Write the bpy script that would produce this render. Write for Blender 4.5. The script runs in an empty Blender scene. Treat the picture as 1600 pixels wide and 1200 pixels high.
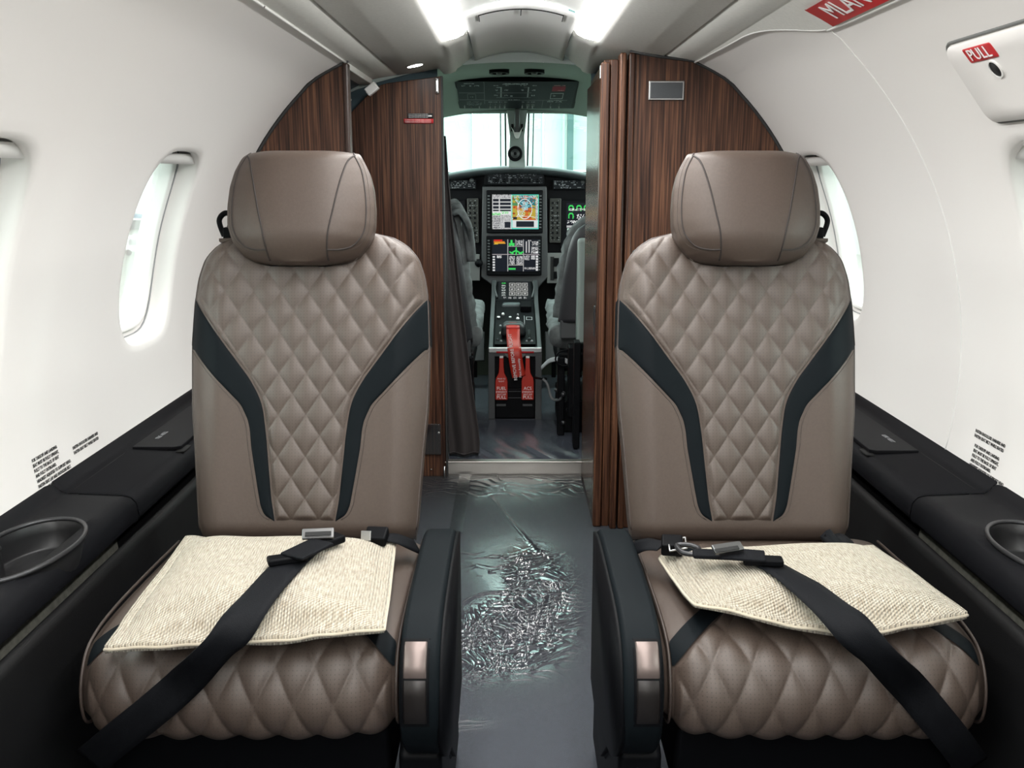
import bpy, bmesh, math, random
import numpy as np
from mathutils import Vector, Matrix, noise
random.seed(3); np.random.seed(3)
PI = math.pi
D = bpy.data; COL = bpy.context.scene.collection
# ---------------------------------------------------------------- camera, world, exposure
TH = math.atan(325/1500.); CT, ST = math.cos(TH), math.sin(TH); ZC = 1.15
cam = D.objects.new('camera', D.cameras.new('camera')); COL.objects.link(cam)
cam.location = (0, 0, ZC); cam.rotation_euler = (PI/2-TH, 0, 0)
cam.data.sensor_width = 36; cam.data.lens = 1500/1600*36; cam.data.clip_start = .02
sc = bpy.context.scene; sc.camera = cam
sc.view_settings.view_transform = 'Standard'; sc.view_settings.look = 'None'
sc.view_settings.exposure = 0.0; sc.view_settings.gamma = 1
sc.view_settings.use_curve_mapping = False
sc.cycles.use_denoising = True; sc.cycles.max_bounces = 10; sc.cycles.diffuse_bounces = 6
sc.cycles.glossy_bounces = 4; sc.cycles.transparent_max_bounces = 16
sc.cycles.caustics_reflective = False; sc.cycles.caustics_refractive = False
wd = D.worlds.new('world'); sc.world = wd; wd.use_nodes = True
bg = wd.node_tree.nodes['Background']; bg.inputs[0].default_value = (.88, 1, .96, 1); bg.inputs[1].default_value = 10.3
COVE = 36.0; SPOT = 60.0
def area(name, loc, rot, sx, sy, power, color=(1, 1, 1)):
    l = D.lights.new(name, 'AREA'); l.shape = 'RECTANGLE'; l.size = sx; l.size_y = sy; l.energy = power; l.color = color
    o = D.objects.new(name, l); COL.objects.link(o); o.location = loc; o.rotation_euler = rot; return o

def at(u, v, x=None, y=None, z=None):
    """point of the real surface x=, y= or z= seen in that direction (used to measure where things stand)"""
    a = (u-800)/1500.; b = (600-v)/1500.; r = (a, CT+b*ST, -ST+b*CT)
    k = x/r[0] if x is not None else y/r[1] if y is not None else (z-ZC)/r[2]
    return (r[0]*k, r[1]*k, ZC+r[2]*k)

# ---------------------------------------------------------------- materials
def newmat(name):
    m = D.materials.new(name); m.use_nodes = True; nt = m.node_tree
    return m, nt, nt.nodes['Principled BSDF']
def N(nt, t, **k):
    n = nt.nodes.new(t)
    for a, b in k.items():
        if a.startswith('i_'): n.inputs[int(a[2:])].default_value = b
        else: setattr(n, a, b)
    return n
def coords(nt, scale, kind='Object'):
    tc = N(nt, 'ShaderNodeTexCoord'); mp = N(nt, 'ShaderNodeMapping'); mp.inputs[3].default_value = scale
    nt.links.new(tc.outputs[kind], mp.inputs[0]); return mp.outputs[0]
def simple(name, col, rough=.5, metal=0, bump=0, bscale=400, var=0, emit=None, estr=0, spec=.5, coat=0):
    m, nt, p = newmat(name)
    p.inputs['Base Color'].default_value = (*col, 1); p.inputs['Roughness'].default_value = rough
    p.inputs['Metallic'].default_value = metal; p.inputs['Specular IOR Level'].default_value = spec
    p.inputs['Coat Weight'].default_value = coat
    v = coords(nt, (1, 1, 1))
    nz = N(nt, 'ShaderNodeTexNoise'); nz.inputs['Scale'].default_value = bscale; nz.inputs['Detail'].default_value = 3
    nt.links.new(v, nz.inputs[0])
    if bump:
        b = N(nt, 'ShaderNodeBump'); b.inputs[0].default_value = bump; b.inputs[1].default_value = .001
        nt.links.new(nz.outputs[0], b.inputs['Height']); nt.links.new(b.outputs[0], p.inputs['Normal'])
    if var:
        n2 = N(nt, 'ShaderNodeTexNoise'); n2.inputs['Scale'].default_value = bscale/6; nt.links.new(v, n2.inputs[0])
        r = N(nt, 'ShaderNodeValToRGB'); r.color_ramp.elements[0].color = (*[c*(1-var) for c in col], 1)
        r.color_ramp.elements[1].color = (*[min(1, c*(1+var)) for c in col], 1)
        r.color_ramp.elements[0].position = .3; r.color_ramp.elements[1].position = .7
        nt.links.new(n2.outputs[0], r.inputs[0]); nt.links.new(r.outputs[0], p.inputs['Base Color'])
    if emit:
        p.inputs['Emission Color'].default_value = (*emit, 1); p.inputs['Emission Strength'].default_value = estr
    return m
M = {}
M['wall'] = simple('ivory_wall_lining', (.79, .77, .75), .55, bump=.15, bscale=900)
M['ceil'] = simple('taupe_ceiling_lining', (.68, .68, .645), .7, bump=.3, bscale=700, var=.04)
M['vault'] = simple('pale_vault_lining', (.90, .91, .89), .55, bump=.1)
M['lip'] = simple('white_trim_lip', (.8, .8, .78), .35)
M['leather'] = simple('taupe_leather', (.064, .0465, .0375), .42, spec=.33, bump=.35, bscale=1400, var=.06)
M['dleather'] = simple('charcoal_leather', (.0045, .0065, .008), .55, spec=.06, bump=.3, bscale=1400)
M['piping'] = simple('brown_piping', (.04, .028, .023), .5)
M['seam'] = simple('dark_seam', (.02, .014, .012), .7)
M['black'] = simple('black_plastic', (.0028, .003, .0038), .5, spec=.08, bump=.2, bscale=900)
M['console'] = simple('charcoal_console_skin', (.0048, .005, .0065), .55, spec=.12, bump=.5, bscale=1200, var=.1)
M['panelskin'] = simple('black_side_panel_skin', (.0025, .0026, .003), .55, spec=.25, bump=.4, bscale=1000)
M['cup'] = simple('gunmetal_cup_rim', (.045, .045, .048), .33, metal=.6)
M['cupin'] = simple('cup_well', (.014, .014, .015), .4, metal=.2)
M['chrome'] = simple('brushed_metal', (.55, .56, .56), .28, metal=1)
M['buckle'] = simple('gunmetal_buckle', (.16, .16, .16), .35, metal=.9)
M['bronze'] = simple('bronze_button', (.16, .125, .115), .4, metal=.6)
M['dbronze'] = simple('dark_bronze_button', (.014, .0115, .011), .35, metal=.4)
M['ckroof'] = simple('grey_green_cockpit_lining', (.30, .35, .33), .6, bump=.2)
M['ckgrey'] = simple('grey_cockpit_metal', (.045, .048, .05), .5)
M['cklight'] = simple('light_grey_cockpit_trim', (.13, .135, .13), .5)
M['fleece'] = simple('grey_sheepskin', (.10, .11, .11), .95, bump=1, bscale=160, var=.3)
M['ckleather'] = simple('grey_crew_leather', (.024, .023, .026), .5, bump=.3, bscale=900)
M['red'] = simple('red_tag', (.42, .022, .01), .5)
M['redst'] = simple('red_sticker', (.55, .035, .04), .4)
M['white'] = simple('white_ink', (.85, .85, .85), .6)
M['ink'] = simple('black_ink', (.02, .02, .02), .6)
M['gray'] = simple('grey_print', (.3, .31, .32), .6)
M['void'] = simple('dark_void', (.004, .004, .004), .8)
M['emit'] = simple('light_diffuser', (.9, .9, .9), .5, emit=(1, .99, .97), estr=COVE)
M['spot'] = simple('downlight_lens', (.9, .9, .9), .5, emit=(1, 1, .98), estr=SPOT)
M['belt'] = simple('black_webbing', (.0055, .006, .0075), .6, spec=.08, bump=.6, bscale=900)
M['carpet'] = simple('dark_carpet', (.046, .051, .065), .95, bump=.8, bscale=700, var=.15)
M['pcarpet'] = simple('olive_pocket_carpet', (.085, .085, .07), .95, bump=.8, bscale=500, var=.25)
M['curtain'] = simple('brown_grey_curtain', (.028, .023, .023), .8, bump=.3, bscale=500)
M['hwall'] = simple('hangar_wall', (.82, .86, .85), .6, var=.03, bscale=2)
M['hfloor'] = simple('pale_green_hangar_floor', (.075, .092, .062), .35, var=.04, bscale=3)
M['hgrey'] = simple('hangar_grey_band', (.025, .035, .035), .6)
M['teal'] = simple('teal_pillar_paint', (.03, .07, .07), .5)
M['blue'] = simple('blue_stripe', (.05, .18, .3), .5)
M['primer'] = simple('grey_blue_door_structure', (.07, .105, .12), .5, bump=.2)
M['threshold'] = simple('worn_aluminium_sill', (.42, .40, .37), .35, metal=.85, bump=.6, bscale=60)

# wood: fine vertical streaks
def wood(name, rough=.38, coat=.04, bmp=.25):
    m, nt, p = newmat(name); v = coords(nt, (1, 1, .018))
    a = N(nt, 'ShaderNodeTexNoise'); a.inputs['Scale'].default_value = 170; a.inputs['Detail'].default_value = 4; a.inputs['Roughness'].default_value = .6
    nt.links.new(v, a.inputs[0])
    v2 = coords(nt, (1, 1, .03)); b = N(nt, 'ShaderNodeTexNoise'); b.inputs['Scale'].default_value = 40; b.inputs['Detail'].default_value = 2; nt.links.new(v2, b.inputs[0])
    mx = N(nt, 'ShaderNodeMath', operation='MULTIPLY_ADD'); mx.inputs[1].default_value = .35; nt.links.new(b.outputs[0], mx.inputs[0])
    nt.links.new(a.outputs[0], mx.inputs[2])
    r = N(nt, 'ShaderNodeValToRGB'); e = r.color_ramp.elements
    e[0].position = .50; e[0].color = (.013, .005, .003, 1); e[1].position = .88; e[1].color = (.155, .070, .037, 1)
    q = e.new(.66); q.color = (.052, .021, .0115, 1)
    nt.links.new(mx.outputs[0], r.inputs[0]); nt.links.new(r.outputs[0], p.inputs['Base Color'])
    p.inputs['Roughness'].default_value = rough; p.inputs['Coat Weight'].default_value = coat; p.inputs['Coat Roughness'].default_value = .15; p.inputs['Specular IOR Level'].default_value = .3
    bp = N(nt, 'ShaderNodeBump'); bp.inputs[0].default_value = bmp; bp.inputs[1].default_value = .001
    nt.links.new(a.outputs[0], bp.inputs['Height']); nt.links.new(bp.outputs[0], p.inputs['Normal'])
    return m
M['wood'] = wood('zebrano_veneer')
M['woodgloss'] = wood('glossy_door_veneer', .22, .0, .03)
M['woodedge'] = simple('dark_veneer_edge', (.035, .018, .013), .35)

def perforated(name):
    m, nt, p = newmat(name); L = nt.links
    uv = N(nt, 'ShaderNodeUVMap'); mp = N(nt, 'ShaderNodeMapping'); mp.inputs[3].default_value = (1/.0062, 1/.0062, 1); mp.inputs[2].default_value = (0, 0, 0)
    L.new(uv.outputs[0], mp.inputs[0])
    vo = N(nt, 'ShaderNodeTexVoronoi'); vo.inputs['Randomness'].default_value = 0; vo.inputs['Scale'].default_value = 1; L.new(mp.outputs[0], vo.inputs[0])
    lt = N(nt, 'ShaderNodeMath', operation='LESS_THAN'); lt.inputs[1].default_value = .14; L.new(vo.outputs['Distance'], lt.inputs[0])
    v = coords(nt, (1, 1, 1)); nz = N(nt, 'ShaderNodeTexNoise'); nz.inputs['Scale'].default_value = 230; L.new(v, nz.inputs[0])
    r = N(nt, 'ShaderNodeValToRGB'); r.color_ramp.elements[0].color = (.060, .0435, .035, 1); r.color_ramp.elements[1].color = (.074, .054, .0435, 1); L.new(nz.outputs[0], r.inputs[0])
    mx = N(nt, 'ShaderNodeMix', data_type='RGBA'); L.new(lt.outputs[0], mx.inputs[0]); L.new(r.outputs[0], mx.inputs[6]); mx.inputs[7].default_value = (.035, .026, .021, 1)
    L.new(mx.outputs[2], p.inputs['Base Color']); p.inputs['Roughness'].default_value = .45
    n3 = N(nt, 'ShaderNodeTexNoise'); n3.inputs['Scale'].default_value = 1400; L.new(v, n3.inputs[0])
    b = N(nt, 'ShaderNodeBump'); b.inputs[0].default_value = .35; b.inputs[1].default_value = .001; L.new(n3.outputs[0], b.inputs['Height']); L.new(b.outputs[0], p.inputs['Normal'])
    return m
M['perf'] = perforated('perforated_taupe_leather')

def woven():
    m, nt, p = newmat('cream_woven_cloth'); L = nt.links
    uv = N(nt, 'ShaderNodeUVMap'); mp = N(nt, 'ShaderNodeMapping'); mp.inputs[3].default_value = (1/.0042, 1/.0055, 1); L.new(uv.outputs[0], mp.inputs[0])
    sx = N(nt, 'ShaderNodeSeparateXYZ'); L.new(mp.outputs[0], sx.inputs[0])
    def sn(src, off=None):
        a = N(nt, 'ShaderNodeMath', operation='MULTIPLY'); a.inputs[1].default_value = 2*PI; L.new(src, a.inputs[0])
        s = N(nt, 'ShaderNodeMath', operation='SINE'); L.new(a.outputs[0], s.inputs[0]); return s.outputs[0]
    a = sn(sx.outputs[0]); ad = N(nt, 'ShaderNodeMath', operation='MULTIPLY_ADD'); ad.inputs[1].default_value = .5; L.new(sx.outputs[0], ad.inputs[0]); L.new(sx.outputs[1], ad.inputs[2])
    b = sn(ad.outputs[0]); mu = N(nt, 'ShaderNodeMath', operation='ADD'); L.new(a, mu.inputs[0]); L.new(b, mu.inputs[1])
    nz = N(nt, 'ShaderNodeTexNoise'); nz.inputs['Scale'].default_value = 1; nz.inputs['Detail'].default_value = 3
    m2 = N(nt, 'ShaderNodeMapping'); m2.inputs[3].default_value = (420, 60, 1); L.new(uv.outputs[0], m2.inputs[0]); L.new(m2.outputs[0], nz.inputs[0])
    r = N(nt, 'ShaderNodeValToRGB'); e = r.color_ramp.elements; e[0].position = .3; e[0].color = (.345, .28, .195, 1); e[1].position = .62; e[1].color = (.57, .515, .415, 1); L.new(nz.outputs[0], r.inputs[0])
    mr = N(nt, 'ShaderNodeMapRange'); mr.inputs[1].default_value = -2; mr.inputs[2].default_value = 1; mr.inputs[3].default_value = .62; mr.inputs[4].default_value = 1; L.new(mu.outputs[0], mr.inputs[0])
    mx = N(nt, 'ShaderNodeMix', data_type='RGBA', blend_type='MULTIPLY'); mx.inputs[0].default_value = 1; L.new(r.outputs[0], mx.inputs[6]); L.new(mr.outputs[0], mx.inputs[7])
    L.new(mx.outputs[2], p.inputs['Base Color']); p.inputs['Roughness'].default_value = .95; p.inputs['Sheen Weight'].default_value = .2
    bp = N(nt, 'ShaderNodeBump'); bp.inputs[0].default_value = .8; bp.inputs[1].default_value = .0012; L.new(mu.outputs[0], bp.inputs['Height']); L.new(bp.outputs[0], p.inputs['Normal'])
    return m
M['woven'] = woven()

def sheet(name, tint, gl=.5, rough=.06, fres=1.45, base=.03):
    m, nt, p = newmat(name); L = nt.links; nt.nodes.remove(p)
    tr = N(nt, 'ShaderNodeBsdfTransparent'); tr.inputs[0].default_value = (*tint, 1)
    g = N(nt, 'ShaderNodeBsdfGlossy'); g.inputs['Roughness'].default_value = rough
    f = N(nt, 'ShaderNodeFresnel'); f.inputs[0].default_value = fres
    mm = N(nt, 'ShaderNodeMath', operation='MULTIPLY_ADD'); mm.inputs[1].default_value = gl; mm.inputs[2].default_value = base; L.new(f.outputs[0], mm.inputs[0])
    mx = N(nt, 'ShaderNodeMixShader'); L.new(mm.outputs[0], mx.inputs[0]); L.new(tr.outputs[0], mx.inputs[1]); L.new(g.outputs[0], mx.inputs[2])
    L.new(mx.outputs[0], nt.nodes['Material Output'].inputs[0]); return m
M['glass'] = sheet('cabin_window_glass', (.95, .98, .97), .8, .02)
M['wsglass'] = sheet('tinted_windshield_glass', (.74, .95, .91), .25, .02)
M['film'] = sheet('clear_protective_film', (.93, .95, .97), 1.7, .2, 1.45, .004)
_nt = M['film'].node_tree; _vc = N(_nt, 'ShaderNodeVertexColor'); _vc.layer_name = 'Lift'
_mr = N(_nt, 'ShaderNodeMapRange'); _mr.inputs[3].default_value = .5; _mr.inputs[4].default_value = .05
_ml = N(_nt, 'ShaderNodeMapRange'); _ml.inputs[3].default_value = .45; _ml.inputs[4].default_value = 2.6; _nt.links.new(_vc.outputs[0], _ml.inputs[0])
_nt.links.new(_ml.outputs[0], [n for n in _nt.nodes if n.type == 'MATH' and n.operation == 'MULTIPLY_ADD'][0].inputs[1])
M['film2'] = sheet('smooth_cockpit_film', (.9, .92, .95), .35, .22, 1.45, .0)
_nt.links.new(_vc.outputs[0], _mr.inputs[0]); _nt.links.new(_mr.outputs[0], [n for n in _nt.nodes if n.type == 'BSDF_GLOSSY'][0].inputs['Roughness'])
M['tape'] = sheet('clear_tape', (.8, .86, .9), 1.5, .25, 1.5, .10)
M['acryl'] = sheet('clear_acrylic', (.75, .75, .75), 1.0, .1, 1.5, .10)

def rastermat(name, em):
    m, nt, p = newmat(name); a = N(nt, 'ShaderNodeVertexColor'); a.layer_name = 'Col'
    if not em: nt.links.new(a.outputs[0], p.inputs['Base Color'])
    else: p.inputs['Base Color'].default_value = (.004, .004, .005, 1)
    p.inputs['Roughness'].default_value = .5; p.inputs['Specular IOR Level'].default_value = .1
    if em:
        nt.links.new(a.outputs[0], p.inputs['Emission Color']); p.inputs['Emission Strength'].default_value = em
    return m
M['screen'] = rastermat('lit_display', .95)
M['print'] = rastermat('printed_panel', 0)

# ---------------------------------------------------------------- mesh helpers
def tag(o, label=None, cat=None, group=None, kind=None):
    if label: o['label'] = label
    if cat: o['category'] = cat
    if group: o['group'] = group
    if kind: o['kind'] = kind
    return o
def link(o, parent=None):
    COL.objects.link(o)
    if parent is not None:
        o.parent = parent
        if parent.parent is None: o.matrix_parent_inverse = Matrix.Translation(-parent.location)
    return o
def thing(name, loc, label, cat, group=None):
    o = D.objects.new(name, None); COL.objects.link(o); o.location = loc; o.empty_display_size = .05
    return tag(o, label, cat, group)
def raw(name, V, Fc, m, parent=None, smooth=True, uv=None, bevel=0, seg=2, auto=None, subd=0, solid=0):
    me = D.meshes.new(name); me.from_pydata([tuple(v) for v in V], [], [tuple(f) for f in Fc]); me.validate()
    bm = bmesh.new(); bm.from_mesh(me); bmesh.ops.recalc_face_normals(bm, faces=bm.faces); bm.to_mesh(me); bm.free()
    me.materials.append(M[m] if isinstance(m, str) else m)
    if uv is not None:
        ul = me.uv_layers.new(name='UVMap'); li = np.zeros(len(me.loops), int); me.loops.foreach_get('vertex_index', li)
        ul.data.foreach_set('uv', np.asarray(uv, float)[li].ravel())
    me.polygons.foreach_set('use_smooth', [smooth]*len(me.polygons))
    o = D.objects.new(name, me); link(o, parent)
    if bevel:
        b = o.modifiers.new('bevel', 'BEVEL'); b.width = bevel; b.segments = seg; b.limit_method = 'ANGLE'; b.angle_limit = math.radians(35)
        if smooth: b.harden_normals = True
    if solid:
        s = o.modifiers.new('solid', 'SOLIDIFY'); s.thickness = solid; s.offset = 0
    if subd:
        s = o.modifiers.new('sub', 'SUBSURF'); s.levels = subd; s.render_levels = subd
    return o
def grid(name, P, m, parent=None, uv=None, closeu=False, closev=False, smooth=True, caps=False, **k):
    P = np.asarray(P, float); nu, nv = P.shape[:2]; F = []
    for i in range(nu if closeu else nu-1):
        for j in range(nv if closev else nv-1):
            i2 = (i+1) % nu; j2 = (j+1) % nv
            F.append((i*nv+j, i2*nv+j, i2*nv+j2, i*nv+j2))
    if caps: F.append(tuple(j for j in range(nv))); F.append(tuple((nu-1)*nv+j for j in range(nv)))
    return raw(name, P.reshape(-1, 3), F, m, parent, smooth, None if uv is None else np.asarray(uv).reshape(-1, 2), **k)
def boxv(x0, x1, y0, y1, z0, z1):
    V = [(x, y, z) for x in (x0, x1) for y in (y0, y1) for z in (z0, z1)]
    return V, [(0, 1, 3, 2), (4, 6, 7, 5), (0, 4, 5, 1), (2, 3, 7, 6), (0, 2, 6, 4), (1, 5, 7, 3)]
def box(name, x0, x1, y0, y1, z0, z1, m, parent=None, bevel=.003, seg=2, **k):
    V, F = boxv(min(x0, x1), max(x0, x1), min(y0, y1), max(y0, y1), min(z0, z1), max(z0, z1))
    return raw(name, V, F, m, parent, bevel=bevel, seg=seg, **k)
def prism(name, pts, axis, a, b, m, parent=None, bevel=.003, seg=2, **k):
    """polygon pts (two free coordinates in axis order) extruded along axis from a to b"""
    def mk(p, q):
        return {'x': (q, p[0], p[1]), 'y': (p[0], q, p[1]), 'z': (p[0], p[1], q)}[axis]
    n = len(pts); V = [mk(p, a) for p in pts]+[mk(p, b) for p in pts]
    F = [tuple(range(n)), tuple(range(n, 2*n))]+[(i, (i+1) % n, n+(i+1) % n, n+i) for i in range(n)]
    return raw(name, V, F, m, parent, bevel=bevel, seg=seg, **k)
def spline(P, n=10, close=False):
    P = [np.array(p, float) for p in P]; out = []; L = len(P)
    for i in range(L if close else L-1):
        g = (lambda k: P[k % L]) if close else (lambda k: P[min(max(k, 0), L-1)])
        p0, p1, p2, p3 = g(i-1), g(i), g(i+1), g(i+2)
        for k in range(n):
            t = k/n; out.append(.5*((2*p1)+(-p0+p2)*t+(2*p0-5*p1+4*p2-p3)*t*t+(-p0+3*p1-3*p2+p3)*t**3))
    if not close: out.append(P[-1])
    return np.array(out)
def tube(name, P, r, m, parent=None, close=False, ns=8, caps=True, **k):
    P = np.asarray(P, float); n = len(P); rings = []; up = None
    for i in range(n):
        t = (P[(i+1) % n]-P[i-1]) if close or 0 < i < n-1 else (P[1]-P[0] if i == 0 else P[-1]-P[-2])
        t = t/(np.linalg.norm(t)+1e-12)
        if up is None: up = np.array([0, 0, 1.]) if abs(t[2]) < .9 else np.array([1., 0, 0])
        a = np.cross(t, up); a /= np.linalg.norm(a)+1e-12; b = np.cross(a, t); up = b
        rr = r[i] if hasattr(r, '__len__') else r
        rings.append([P[i]+rr*(math.cos(q)*a+math.sin(q)*b) for q in np.linspace(0, 2*PI, ns, endpoint=False)])
    return grid(name, rings, m, parent, closeu=close, closev=True, caps=caps and not close, **k)
def disc(name, c, nrm, r, h, m, parent=None, r2=None, ns=28, bevel=0, sx=1, **k):
    c = np.array(c, float); nrm = np.array(nrm, float); nrm /= np.linalg.norm(nrm)
    a = np.cross(nrm, [0, 0, 1.] if abs(nrm[2]) < .9 else [0, 1., 0]); a /= np.linalg.norm(a); b = np.cross(nrm, a)
    r2 = r if r2 is None else r2; V = []
    for rr, hh in ((r, 0), (r2, h)):
        V += [c+nrm*hh+rr*(math.cos(t)*a*sx+math.sin(t)*b) for t in np.linspace(0, 2*PI, ns, endpoint=False)]
    F = [tuple(range(ns)), tuple(range(ns, 2*ns))]+[(i, (i+1) % ns, ns+(i+1) % ns, ns+i) for i in range(ns)]
    return raw(name, V, F, m, parent, bevel=bevel, **k)
def ring(name, c, nrm, r, w, h, m, parent=None, ns=32):
    c = np.array(c, float); nrm = np.array(nrm, float); nrm /= np.linalg.norm(nrm)
    a = np.cross(nrm, [0, 0, 1.] if abs(nrm[2]) < .9 else [0, 1., 0]); a /= np.linalg.norm(a); b = np.cross(nrm, a)
    prof = [(r, 0), (r, h), (r-w, h), (r-w, 0)]
    return grid(name, [[c+nrm*hh+rr*(math.cos(t)*a+math.sin(t)*b) for rr, hh in prof] for t in np.linspace(0, 2*PI, ns, endpoint=False)], m, parent, closeu=True, closev=True, smooth=False)
def text(name, s, loc, ex, ey, size, m, parent=None, align='CENTER', ext=.0004, wscale=1.0, bold=0):
    cu = D.curves.new(name, 'FONT'); cu.body = s; cu.size = size; cu.extrude = ext; cu.align_x = align; cu.align_y = 'CENTER'; cu.resolution_u = 2; cu.offset = bold
    cu.materials.append(M[m]); o = D.objects.new(name, cu)
    ex = Vector(ex).normalized(); ez = ex.cross(Vector(ey)).normalized(); ey = ez.cross(ex)
    mt = Matrix((ex*wscale, ey, ez)).transposed().to_4x4(); mt.translation = Vector(loc)
    COL.objects.link(o)
    me = D.meshes.new_from_object(o); me.name = name; D.objects.remove(o)
    o = D.objects.new(name, me); link(o, parent); o.matrix_basis = mt
    return o
def raster(name, O, U, V, img, m, parent=None):
    """flat print: one small face per colour cell. img[row from top][col] rgb"""
    img = np.asarray(img, float); h, w = img.shape[:2]; O = np.array(O, float); U = np.array(U, float); V = np.array(V, float)
    ii, jj = np.meshgrid(np.arange(w+1)/w, np.arange(h+1)/h)
    P = O+ii[..., None]*U+jj[..., None]*V; F = []
    for r in range(h):
        for c_ in range(w):
            a = r*(w+1)+c_; F.append((a, a+1, a+w+2, a+w+1))
    me = D.meshes.new(name); me.from_pydata([tuple(p) for p in P.reshape(-1, 3)], [], F); me.materials.append(M[m])
    at_ = me.color_attributes.new('Col', 'FLOAT_COLOR', 'CORNER')
    c4 = np.ones((h*w, 4, 4)); c4[:, :, :3] = img.reshape(-1, 3)[:, None, :]
    at_.data.foreach_set('color', c4.ravel()); me.color_attributes.active_color = at_
    o = D.objects.new(name, me); link(o, parent); return o
def obox(name, c, ex, ey, sx_, sy_, sz_, m, parent, bevel=.003, seg=2):
    ex = Vector(ex).normalized(); ez = ex.cross(Vector(ey)).normalized(); ey = ez.cross(ex); V, F = boxv(-sx_/2, sx_/2, -sy_/2, sy_/2, -sz_/2, sz_/2)
    V = [Vector(c)+ex*v[0]+ey*v[1]+ez*v[2] for v in V]; return raw(name, V, F, m, parent, bevel=bevel, seg=seg)
def A(u, v, **k): return np.array(at(u, v, **k))
def interp(x, tab):
    xs, ys = zip(*sorted(tab)); return np.interp(x, xs, ys)

# ---------------------------------------------------------------- cabin tube
XC = .025; R = .956; Z0 = .716
prof = [(math.sqrt(R*R-(z-Z0)**2), z) for z in (.50, .62, .74, .86, .98, 1.08, 1.17, 1.26, 1.34, 1.40)]+[(.635, 1.432), (.58, 1.464), (.525, 1.490)]
WP = spline(prof, 8); WL = np.concatenate([[0], np.cumsum(np.linalg.norm(np.diff(WP, axis=0), axis=1))]); LT = WL[-1]
Q0 = -.03 + np.interp(.53, WP[:, 1], WL)          # q=0 lies at z=.53
def W(side, y, q, d=0.0):
    """point of the lining: q metres up round the wall from the ledge, d outward"""
    s = np.clip(q+Q0+.03, 0, LT); x = np.interp(s, WL, WP[:, 0]); z = np.interp(s, WL, WP[:, 1])
    e = .01; x1 = np.interp(s+e, WL, WP[:, 0]); z1 = np.interp(s+e, WL, WP[:, 1]); x0 = np.interp(s-e, WL, WP[:, 0]); z0 = np.interp(s-e, WL, WP[:, 1])
    tx, tz = x1-x0, z1-z0; l = np.hypot(tx, tz)+1e-9; nx, nz = tz/l, -tx/l
    return np.stack([XC+side*(x+nx*d), np.broadcast_to(y, np.shape(x)), z+nz*d], -1)
QMAX = LT-Q0-.03; QMIN = -Q0-.03
YB = -1.7
WINS = {-1: [2.42, 1.53, .64, -.25, -1.14], 1: [2.83, 1.575, .69, -.2, -1.09]}
def wall_side(side, name):
    qn = np.linspace(QMIN, QMAX, 34)
    ia = int(np.argmin(abs(qn-.12))); ib = int(np.argmin(abs(qn-.80)))
    wins = sorted(WINS[side]); ys = []; rect = []; last = YB
    for cy in wins:
        hw = .26; a = max(cy-hw, last+.02); b = min(cy+hw, 3.03 if side < 0 else 3.1)
        n = max(2, int((a-last)/.06)+1)
        seg = list(np.linspace(last, a, n)); ys += seg if not ys else seg[1:]
        i0 = len(ys)-1; ys += list(np.linspace(a, b, 14))[1:]; rect.append((i0, len(ys)-1, cy)); last = b
    if last < 3.03: ys += list(np.linspace(last, 3.03, 6))[1:]
    ys = np.array(ys); bm = bmesh.new()
    lat = {}
    def vtx(i, j):
        if (i, j) not in lat: lat[i, j] = bm.verts.new(W(side, ys[i], qn[j]).tolist())
        return lat[i, j]
    for i in range(len(ys)-1):
        for j in range(len(qn)-1):
            if any(a <= i < b for a, b, _ in rect) and ia <= j < ib: continue
            bm.faces.new([vtx(i, j), vtx(i+1, j), vtx(i+1, j+1), vtx(i, j+1)])
    for (a, b, cy) in rect:
        loop = [(i, ia) for i in range(a, b)]+[(b, j) for j in range(ia, ib)]+[(i, ib) for i in range(b, a, -1)]+[(a, j) for j in range(ib, ia, -1)]
        cq = .455; A = .182; B = .25
        prev = [vtx(*l) for l in loop]; base = np.array([(ys[i], qn[j]) for i, j in loop]); rim = []
        for (yy, qq) in base:
            dy, dq = (yy-cy)/A, (qq-cq)/B; n_ = 3.6; r = (abs(dy)**n_+abs(dq)**n_)**(1/n_); rim.append((cy+(yy-cy)/r, cq+(qq-cq)/r))
        rim = np.array(rim); cen = np.array([cy, cq])
        levels = [(.35, 0, 1), (.65, 0, 1), (.85, 0, 1), (1, .002, 1), (1, .006, .985), (1, .014, .972), (1, .035, .955), (1, .06, .935), (1, .061, .90), (1, .09, .89), (1, .095, .86)]
        for (f, d, scl) in levels:
            pts = base*(1-f)+rim*f; pts = cen+(pts-cen)*scl
            cur = [bm.verts.new(W(side, p[0], p[1], d).tolist()) for p in pts]
            for k in range(len(loop)):
                k2 = (k+1) % len(loop); bm.faces.new([prev[k], prev[k2], cur[k2], cur[k]])
            prev = cur
    me = D.meshes.new(name); bmesh.ops.recalc_face_normals(bm, faces=bm.faces); bm.to_mesh(me); bm.free()
    me.materials.append(M['wall']); me.polygons.foreach_set('use_smooth', [True]*len(me.polygons))
    o = D.objects.new(name, me); COL.objects.link(o); return tag(o, 'ivory cabin side lining on the %s, curving over to the ceiling' % ('left' if side < 0 else 'right'), None, None, 'structure')
wall_l = wall_side(-1, 'wall_left'); wall_r = wall_side(1, 'wall_right')
wn = 0
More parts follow.
